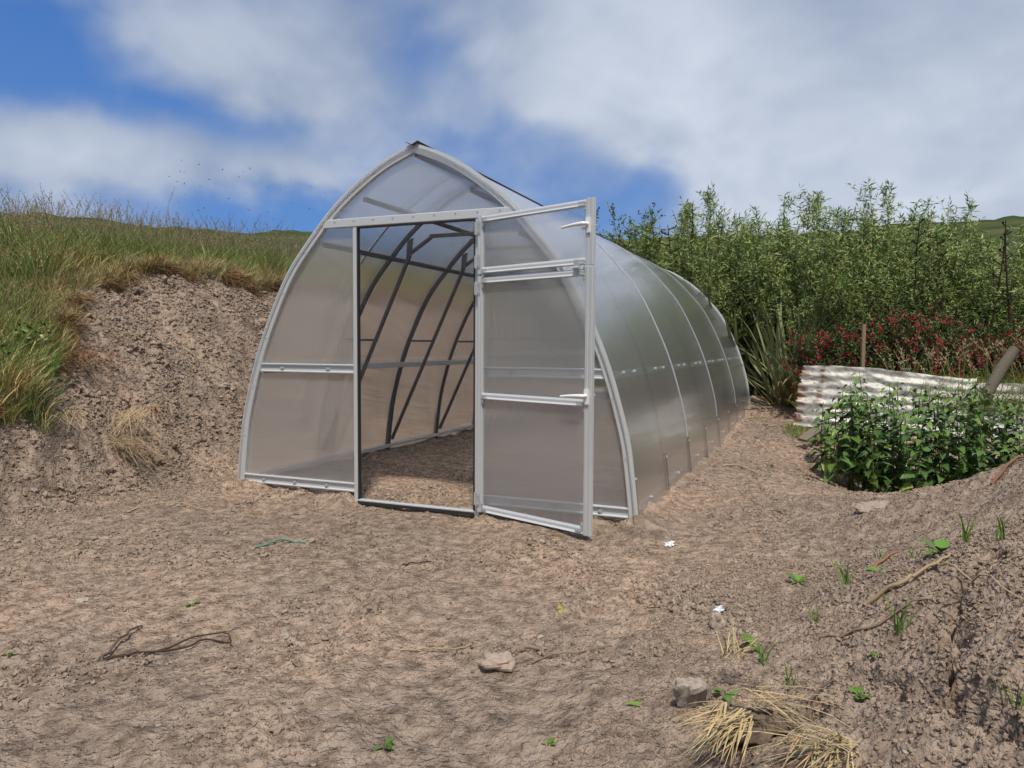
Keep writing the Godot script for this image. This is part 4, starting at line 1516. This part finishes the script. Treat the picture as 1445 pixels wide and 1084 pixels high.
func build_litter() -> void:
	litter("stone", rock_mesh(1, Vector3(0.058, 0.024, 0.045), Color(0.39, 0.315, 0.255), 4), Vector3(1.49, 0.015, 2.02), Vector3(0.05, 0.3, 0.0), "flat tan stone half buried in the middle foreground", "stone")
	litter("stone", rock_mesh(2, Vector3(0.046, 0.060, 0.030), Color(0.37, 0.325, 0.275), 4), Vector3(2.165, 0.034, 2.20), Vector3(0.5, 0.5, 0.25), "largest grey stone on edge beside the dry grass clump", "stone")
	litter("stone", rock_mesh(3, Vector3(0.027, 0.034, 0.024), Color(0.40, 0.34, 0.285), 4), Vector3(2.16, 0.018, 1.60), Vector3(0.1, 0.3, 0.2), "small upright stone under the bluish plastic scrap", "stone")
	litter("stone", rock_mesh(4, Vector3(0.105, 0.030, 0.06), Color(0.36, 0.30, 0.25), 4), Vector3(2.80, 0.01, -0.35), Vector3(0.1, 0.2, 0.0), "long flat stone on the rise right of the path", "stone")
	litter("stone", rock_mesh(5, Vector3(0.024, 0.010, 0.019), Color(0.42, 0.37, 0.32), 3), Vector3(-0.40, 0.006, 2.12), Vector3(0, 0.7, 0), "small pale flat stone at the left foreground", "stone")
	litter("stone", rock_mesh(6, Vector3(0.020, 0.014, 0.016), Color(0.38, 0.33, 0.28), 3), Vector3(0.66, 0.006, 2.10), Vector3(0, 0.2, 0), "small pale stone left of the middle foreground", "stone")
	litter("stone", rock_mesh(7, Vector3(0.07, 0.018, 0.05), Color(0.36, 0.32, 0.27), 3), Vector3(-2.30, 0.01, 0.02), Vector3(0, 0.9, 0.3), "flat pale stone at the foot of the left bank", "stone")
	litter("stone", rock_mesh(8, Vector3(0.022, 0.012, 0.018), Color(0.36, 0.30, 0.25), 3), Vector3(0.27, 0.008, 0.24), Vector3(0, 0.9, 0), "small stone just before the door sill", "stone")
	# scraps of plastic
	for e in [[Vector3(1.75, 0.012, 0.28), 0.05, Color(0.72, 0.76, 0.80), "white plastic scrap on the soil by the front right corner"], [Vector3(2.155, 0.055, 1.52), 0.032, Color(0.62, 0.70, 0.78), "bluish white plastic scrap above the small upright stone"]]:
		var n := noise(int(e[1] * 1000), 30.0)
		var mb := MB.new()
		mb.col = e[2]
		var m := 6
		for j in m:
			for i in m:
				var q: Array[Vector3] = []
				for o in [Vector2(0, 0), Vector2(1, 0), Vector2(1, 1), Vector2(0, 1)]:
					var p: Vector2 = (Vector2(i, j) + o) / m - Vector2(0.5, 0.5)
					q.append(Vector3(p.x * e[1] * (1.0 + 0.4 * sin(p.y * 9.0)), 0.3 * e[1] * n.get_noise_2d(p.x, p.y), p.y * e[1] * 0.7))
				mb.tri(q[0], q[1], q[2], Vector3.UP)
				mb.tri(q[0], q[2], q[3], Vector3.UP)
		litter("plastic_scrap", mb.mesh(M.bark), e[0], Vector3(0.5, 0.4, 0.1), e[3], "scrap")
	stick("twine", [Vector2(-0.29, 1.21), Vector2(-0.27, 1.12), Vector2(-0.24, 1.06), Vector2(-0.17, 1.02), Vector2(-0.10, 0.96)], 0.006, 0.005, 0.012, Color(0.10, 0.22, 0.17), "length of green twine on the soil left of the door", "twine", 21)
	var dark := Color(0.055, 0.042, 0.035)
	stick("root", [Vector2(0.20, 2.50), Vector2(0.15, 2.40), Vector2(0.10, 2.30), Vector2(0.06, 2.21)], 0.006, 0.003, 0.02, Color(0.12, 0.09, 0.065), "dark upright twisted root at left foreground", "root", 22)
	stick("root", [Vector2(0.19, 2.51), Vector2(0.27, 2.42), Vector2(0.36, 2.34), Vector2(0.40, 2.22), Vector2(0.47, 2.18)], 0.005, 0.003, 0.012, dark, "dark trailing root running right at left foreground", "root", 23)
	stick("root", [Vector2(0.30, 2.42), Vector2(0.34, 2.28), Vector2(0.42, 2.16), Vector2(0.50, 2.20)], 0.004, 0.002, 0.02, dark, "dark looped root above the trailing one", "root", 24)
	stick("twig", [Vector2(1.10, 2.02), Vector2(1.17, 1.96), Vector2(1.25, 1.94), Vector2(1.33, 1.84)], 0.0035, 0.002, 0.014, Color(0.36, 0.28, 0.17), "pale curved twig left of the flat tan stone", "twig", 25)
	stick("twig", [Vector2(0.57, 1.12), Vector2(0.62, 1.12), Vector2(0.66, 1.06), Vector2(0.70, 1.02)], 0.004, 0.003, 0.01, dark, "short dark twig in front of the door", "twig", 26)
	stick("twig", [Vector2(1.60, 1.98), Vector2(1.66, 1.88), Vector2(1.74, 1.86), Vector2(1.82, 1.74)], 0.0035, 0.002, 0.01, Color(0.20, 0.15, 0.10), "thin brown twig right of the flat tan stone", "twig", 27)
	stick("root", [Vector2(1.50, 1.90), Vector2(1.56, 1.86), Vector2(1.63, 1.92)], 0.009, 0.006, 0.012, Color(0.24, 0.18, 0.13), "thick brown root end beside the flat tan stone", "root", 28)
	stick("root", [Vector2(2.62, 1.74), Vector2(2.70, 1.76), Vector2(2.76, 1.74), Vector2(2.84, 1.68), Vector2(2.88, 1.60)], 0.008, 0.003, 0.02, Color(0.33, 0.25, 0.16), "thick tan root across the right heap", "root", 29)
	stick("root", [Vector2(2.80, 1.64), Vector2(2.84, 1.76), Vector2(2.90, 1.90), Vector2(2.96, 2.05)], 0.004, 0.002, 0.03, Color(0.36, 0.28, 0.18), "thin tan root running down the right heap", "root", 30)
	stick("root", [Vector2(2.50, 1.86), Vector2(2.62, 1.90), Vector2(2.74, 1.88), Vector2(2.84, 1.94)], 0.004, 0.002, 0.01, Color(0.22, 0.16, 0.11), "thin brown root lower on the right heap", "root", 31)
	stick("root", [Vector2(2.44, 2.36), Vector2(2.47, 2.26), Vector2(2.52, 2.14), Vector2(2.53, 2.05)], 0.005, 0.003, 0.012, Color(0.13, 0.10, 0.08), "dark root beside the crack in the right heap", "root", 32)
	stick("bark_strip", [Vector2(2.67, 1.10), Vector2(2.76, 0.92), Vector2(2.88, 0.64)], 0.006, 0.003, 0.01, Color(0.27, 0.14, 0.08), "rusty orange bark strip on the slope of the heap", "bark", 33)
	stick("bark_strip", [Vector2(3.32, -0.20), Vector2(3.45, -0.32), Vector2(3.62, -0.40)], 0.010, 0.005, 0.015, Color(0.20, 0.11, 0.065), "orange brown bark piece on the far heap crest at right", "bark", 34)
	stick("twig", [Vector2(1.70, -2.60), Vector2(1.82, -2.70), Vector2(1.98, -2.60)], 0.010, 0.006, 0.02, Color(0.33, 0.26, 0.18), "flat pale twig on the path beside the greenhouse", "twig", 35)
	stick("twig", [Vector2(-1.55, 0.95), Vector2(-1.50, 0.75), Vector2(-1.38, 0.66), Vector2(-1.20, 0.62)], 0.005, 0.003, 0.03, Color(0.36, 0.28, 0.19), "thin pale twig hooked on the soil at the bank foot", "twig", 36)
	stick("twig", [Vector2(-1.42, 0.70), Vector2(-1.30, 0.52), Vector2(-1.12, 0.52), Vector2(-1.02, 0.62)], 0.004, 0.002, 0.06, Color(0.36, 0.28, 0.19), "thin arched pale twig at the bank foot", "twig", 37)
	# fallen leaves
	for e in [[Vector2(1.51, 1.43), Vector3(0.2, 0.4, 0.1), Color(0.36, 0.33, 0.09), "yellow green fallen leaf in front of the door"], [Vector2(1.87, 1.40), Vector3(0.1, 1.9, 0.0), Color(0.38, 0.28, 0.10), "curled tan fallen leaf left of the heap"], [Vector2(1.98, 2.22), Vector3(0.1, 1.7, 0.1), Color(0.15, 0.24, 0.04), "green fallen blade left of the largest stone"]]:
		var mb := MB.new()
		mb.col = e[2]
		mb.leaf(Vector3.ZERO, Vector3(0, 0.15, 1).normalized(), Vector3.RIGHT, 0.085, PackedFloat32Array([0.02, 0.10, 0.13, 0.08, 0.0]), 0.2, 0.5)
		litter("fallen_leaf", mb.mesh(M.leaf), Vector3(e[0].x, 0.008, e[0].y), e[1], e[3], "leaf")
	var tan := Color(0.42, 0.33, 0.18)
	straw_bunch(Vector3(2.30, 0.07, 2.44), Vector3(-0.55, -0.25, 0.8), 110, 0.17, 0.045, tan, 51, "thick clump of dry tan grass beside the largest stone")
	straw_bunch(Vector3(2.33, 0.06, 2.31), Vector3(0.9, -0.05, 0.25), 26, 0.24, 0.04, tan, 52, "loose straw stalks pointing right over the dark hollow")
	straw_bunch(Vector3(2.52, 0.03, 2.50), Vector3(-0.5, 0.1, 0.6), 90, 0.20, 0.06, tan, 53, "dry grass clump at the bottom edge under the heap")
	straw_bunch(Vector3(2.26, 0.08, 2.10), Vector3(0.2, 0.8, -0.1), 30, 0.10, 0.03, tan, 57, "small tuft of pale roots above the dry clump")
	straw_bunch(Vector3(-2.60, 0.16, 0.02), Vector3(0.35, -0.9, 0.45), 75, 0.55, 0.13, Color(0.36, 0.28, 0.16), 54, "hanging bundle of straw on the left bank")
	straw_bunch(Vector3(-2.50, 0.05, 0.22), Vector3(0.9, -0.2, -0.1), 90, 0.7, 0.10, Color(0.38, 0.29, 0.16), 55, "long straw stalks lying along the left bank foot")
	straw_bunch(Vector3(-2.62, 0.06, 0.62), Vector3(0.6, -0.5, 0.5), 50, 0.40, 0.12, Color(0.36, 0.28, 0.15), 56, "dead stalks drooping below the leafy bramble")
	straw_bunch(Vector3(-3.12, 0.10, 0.02), Vector3(0.8, -0.1, 0.1), 160, 0.40, 0.20, Color(0.25, 0.12, 0.055), 58, "rusty brown mat of dead roots overhanging the left bank")
	straw_bunch(Vector3(-2.72, 0.04, -0.22), Vector3(0.7, -0.5, 0.3), 22, 0.40, 0.14, Color(0.30, 0.17, 0.07), 59, "thin reddish stalks sliding down the left bank")
	# clod of torn turf beside the stone
	litter("turf_clod", rock_mesh(9, Vector3(0.07, 0.045, 0.06), Color(0.17, 0.13, 0.10), 9, "soil", 1.0, true), Vector3(2.335, 0.012, 2.35), Vector3(0, 0.4, 0), "dark clod of torn turf under the dry grass", "clod")
	var n := 0
	for e in [[0.08, 1.98, 1, 0.045, "tiny green seedling in the left foreground"], [1.41, 2.60, 1, 0.045, "tiny seedling at the bottom edge, left of middle"], [-0.10, 2.62, 1, 0.03, "tiny green shoot at the left bottom"], [1.83, 2.46, 1, 0.04, "dark green seedling low in the right foreground"], [2.42, 0.91, 1, 0.09, "seedling with dark stem at the edge of the path"], [2.58, 1.50, 0, 0.14, "upright grass shoot in the middle of the heap slope"], [2.68, 1.50, 1, 0.06, "bright seedling right of the upright grass shoot"], [2.94, 1.45, 0, 0.12, "grass shoot near the heap crest at right"], [2.86, 1.50, 1, 0.10, "broad leaved seedling near the heap crest"], [2.70, 1.96, 0, 0.15, "tall thin grass shoot in the middle of the heap"], [2.59, 2.22, 1, 0.055, "reddish green seedling beside the crack"], [2.30, 1.83, 1, 0.075, "seedling at the left foot of the heap"], [2.34, 1.94, 0, 0.11, "grassy weed at the left foot of the heap"], [2.25, 2.16, 1, 0.06, "leafy weed behind the largest stone"], [2.93, 1.76, 1, 0.05, "yellow green seedling at the right heap edge"], [2.88, 2.42, 0, 0.13, "grass shoot at the bottom right corner"], [2.20, 1.36, 1, 0.04, "small seedling left of the plastic scrap"], [2.56, 1.20, 1, 0.05, "small yellow seedling above the heap slope"], [2.74, 0.75, 0, 0.07, "small grass weed beside the orange bark strip"], [3.05, -1.55, 0, 0.10, "grass weed at the lip of the nettle hollow"], [2.95, -1.75, 0, 0.09, "second grass weed at the lip of the hollow"], [2.48, 1.72, 0, 0.08, "thin grass weed low on the heap"], [2.80, 1.28, 0, 0.09, "thin grass weed under the heap crest"], [2.64, 2.02, 1, 0.035, "pale seedling above the crack"], [2.42, 2.1, 0, 0.07, "thin blade weed left of the crack"], [3.0, 1.62, 0, 0.12, "grass weed at the right picture edge"]]:
		sprout(Vector2(e[0], e[1]), e[2], e[3], 9000 + n, e[4])
		n += 1

func build_clods() -> void:
	var lumps := []
	for k in 5:
		lumps.append(rock_mesh(40 + k, Vector3(1.0, 0.7, 0.85), Color.WHITE, 2, "clod", 1.1, true))
	rng.seed = 31
	var patchy := noise(5, 0.9, FastNoiseLite.TYPE_SIMPLEX_SMOOTH, 3)
	var where := [[], [], [], [], []]
	var tints := [[], [], [], [], []]
	for k in 230000:
		var x: float
		var z: float
		if k % 4 == 0:
			x = rnd(1.9, 3.4)
			z = rnd(0.6, 3.1)
		elif k % 4 == 1:
			x = rnd(-2.1, 4.4)
			z = rnd(-1.5, 3.1)
		elif k % 4 == 2:
			x = rnd(-4.6, -1.7)
			z = rnd(-4.5, 2.0)
		else:
			x = rnd(-4.6, 3.0)
			z = rnd(-8.0, 3.0)
		if absf(absf(x) - 1.5) < 0.05 and z < 0.05:
			continue
		var l := land(x, z)
		if is_turf(x, z, l.y) > 0.4:
			continue
		var p := smoothstep(-0.2, 0.5, patchy.get_noise_2d(x, z)) + l.z
		var loose := smoothstep(-0.15, 0.25, relief[1].get_noise_2d(x * 0.7 + 3.0, z * 0.7)) if l.y > 0.1 else 1.0
		if rng.randf() > (0.4 + p * 0.6) * (0.25 + 0.75 * loose):
			continue
		var far := Vector2(x - 2.46, z - 4.25).length()
		var s := 0.0017 + 0.0008 * maxf(0.0, far - 2.0) + 0.0050 * pow(rng.randf(), 5.0) * (0.5 + p)
		if rng.randf() < 0.012 * p:
			s = rnd(0.005, 0.010) * (2.2 if x < -2.1 else 1.0)
		if l.z > 0.4 and x > 0.0:
			if rng.randf() < 0.5:
				continue
			s = minf(s, 0.0065) * 0.9
		elif relief[7].get_noise_2d(x * 0.45, z * 0.45 + 60.0) > 0.30 and rng.randf() < 0.5:
			s *= rnd(1.3, 2.4)
		var b := Basis(ball_dir(), rnd(0, TAU)).scaled(Vector3(s, s, s))
		var i := rng.randi() % 5
		where[i].append(Transform3D(b, Vector3(x, l.x + s * 0.15, z)))
		var t := rnd(0.7, 1.15)
		var c := Color(0.42, 0.335, 0.27) * t
		if rng.randf() < 0.05:
			c = Color(0.48, 0.43, 0.37) * t
		tints[i].append(c)
	var names := ["fine crumbs of brown soil strewn over the ground", "small soil lumps strewn over the ground", "rounded soil crumbs strewn over the ground", "angular soil crumbs strewn over the ground", "pale soil crumbs and grit strewn over the ground"]
	for i in 5:
		scatter("soil_crumbs", lumps[i], where[i], tints[i], names[i], "soil")
	# short bits of straw
	var mb := MB.new()
	mb.col = Color.WHITE
	_blade3(mb, Vector3(0, 0, -0.03), Vector3(0, 0.05, 1).normalized(), Vector3.RIGHT, 0.06, 0.1, 0.0012, Color.WHITE)
	var bits := []
	var bt := []
	for k in 900:
		var x := rnd(-4.4, 3.4)
		var z := rnd(-4.0, 3.0)
		if absf(x) < 1.6 and z < 0.1:
			continue
		var l := land(x, z)
		if l.y > 0.95:
			continue
		bits.append(Transform3D(Basis(Vector3.UP, rnd(0, TAU)).scaled(Vector3.ONE * rnd(0.4, 1.3)), Vector3(x, l.x + 0.004, z)))
		bt.append([Color(0.40, 0.31, 0.18), Color(0.24, 0.17, 0.11), Color(0.10, 0.075, 0.06)][rng.randi() % 3])
	scatter("straw_bits", mb.mesh(M.grass), bits, bt, "short bits of straw and root strewn over the soil", "straw")

func build_bramble() -> void:
	rng.seed = 66
	var wood := MB.new()
	var lv := MB.new()
	for k in 34:
		var a := rnd(0, TAU)
		var l := rnd(0.25, 0.6)
		var head := Vector3(cos(a) * l * 0.9, rnd(0.1, 0.6), sin(a) * l)
		wood.col = Color(0.12, 0.10, 0.05)
		wood.tube(PackedVector3Array([Vector3.ZERO, head * 0.5 + Vector3(0, 0.12, 0), head]), PackedFloat32Array([0.005, 0.004, 0.002]), 4)
		for q in 11:
			var p := head * rnd(0.25, 1.0) + Vector3(0, 0.05, 0) + ball_dir() * 0.05
			var d := (ball_dir() + Vector3(0, 0.4, 0)).normalized()
			lv.col = vary([Color(0.055, 0.115, 0.028), Color(0.075, 0.150, 0.035), Color(0.12, 0.18, 0.04)][rng.randi() % 3], 0.2)
			lv.leaf(p, d, d.cross(ball_dir()).normalized(), rnd(0.06, 0.11), PackedFloat32Array([0.03, 0.25, 0.32, 0.24, 0.0]), 0.3, 0.25)
	var parts := [wood.mesh(M.bark), lv.mesh(M.gloss_leaf)]
	shrub("bramble_bush", parts, Vector2(-2.95, 1.0), Vector3(0.55, 0.6, 0.55), 0.0, "leafy bramble on the bank at the left picture edge", "bramble", "brambles on the left bank")
	shrub("bramble_bush", parts, Vector2(-3.15, 0.62), Vector3(0.5, 0.55, 0.5), 2.0, "leafy bramble behind the first one, under the tall grass", "bramble", "brambles on the left bank")

func build_birds() -> void:
	var mb := MB.new()
	mb.col = Color(0.03, 0.03, 0.035)
	mb.tube(PackedVector3Array([Vector3(0, 0, -0.10), Vector3(0, 0, -0.05), Vector3(0, 0, 0.05), Vector3(0, 0, 0.13)]), PackedFloat32Array([0.006, 0.03, 0.025, 0.004]), 6)
	for s in [-1.0, 1.0]:
		mb.blade(Vector3(0, 0.01, 0), Vector3(s * 0.22, 0.06, 0.03), Vector3(0, 0, 1), 0.05, 0.1)
	var m := mb.mesh(M.bark)
	rng.seed = 12
	for k in 44:
		var az := deg_to_rad(rnd(-47.5, -36.5))
		var el := deg_to_rad(rnd(9.2, 12.6) - rad_to_deg(az + 0.73) * 0.05)
		var r := rnd(70.0, 95.0)
		var o := top_mesh("bird", m, Vector3(2.46 + sin(az) * r, 1.09 + tan(el) * r, 4.25 - cos(az) * r))
		o.rotation = Vector3(rnd(-0.3, 0.3), rnd(0, TAU), rnd(-0.6, 0.6))
		o.scale = Vector3.ONE * rnd(0.5, 0.95)
		tag(o, "tiny dark bird in the distant flock over the left hill", "bird", "flock of birds over the left hill")

# ---------------------------------------------------------------- scene
func _ready() -> void:
	var cam := Camera3D.new()
	cam.name = "camera"
	cam.position = Vector3(2.464, 1.091, 4.247)
	cam.rotation_degrees = Vector3(-2.984, 22.58, 0.292)
	cam.fov = 55.4
	cam.near = 0.05
	cam.far = 2000.0
	add_child(cam)
	cam.current = true
	var env := Environment.new()
	env.background_mode = Environment.BG_SKY
	env.sky = make_sky()
	env.background_energy_multiplier = 1.0
	env.tonemap_mode = Environment.TONE_MAPPER_LINEAR
	env.tonemap_exposure = 1.28
	env.sdfgi_enabled = true
	env.ssao_enabled = true
	env.ssil_enabled = true
	var we := WorldEnvironment.new()
	we.name = "world_environment"
	we.environment = env
	add_child(we)
	var sun := DirectionalLight3D.new()
	sun.name = "sun"
	sun.light_energy = 1.05
	sun.light_angular_distance = 5.0
	sun.light_color = Color(1.0, 0.955, 0.89)
	sun.shadow_enabled = true
	add_child(sun)
	sun.look_at_from_position(Vector3(0.20, 0.85, 0.42), Vector3.ZERO)
	print("sky ", Time.get_ticks_msec())
	make_materials()
	build_ground()
	build_hill()
	print("ground done ", Time.get_ticks_msec())
	build_greenhouse()
	build_hedge()
	print("hedge done ", Time.get_ticks_msec())
	build_garden_edge()
	build_grass()
	print("grass done ", Time.get_ticks_msec())
	build_bramble()
	build_litter()
	build_clods()
	build_birds()
	print("all done ", Time.get_ticks_msec())
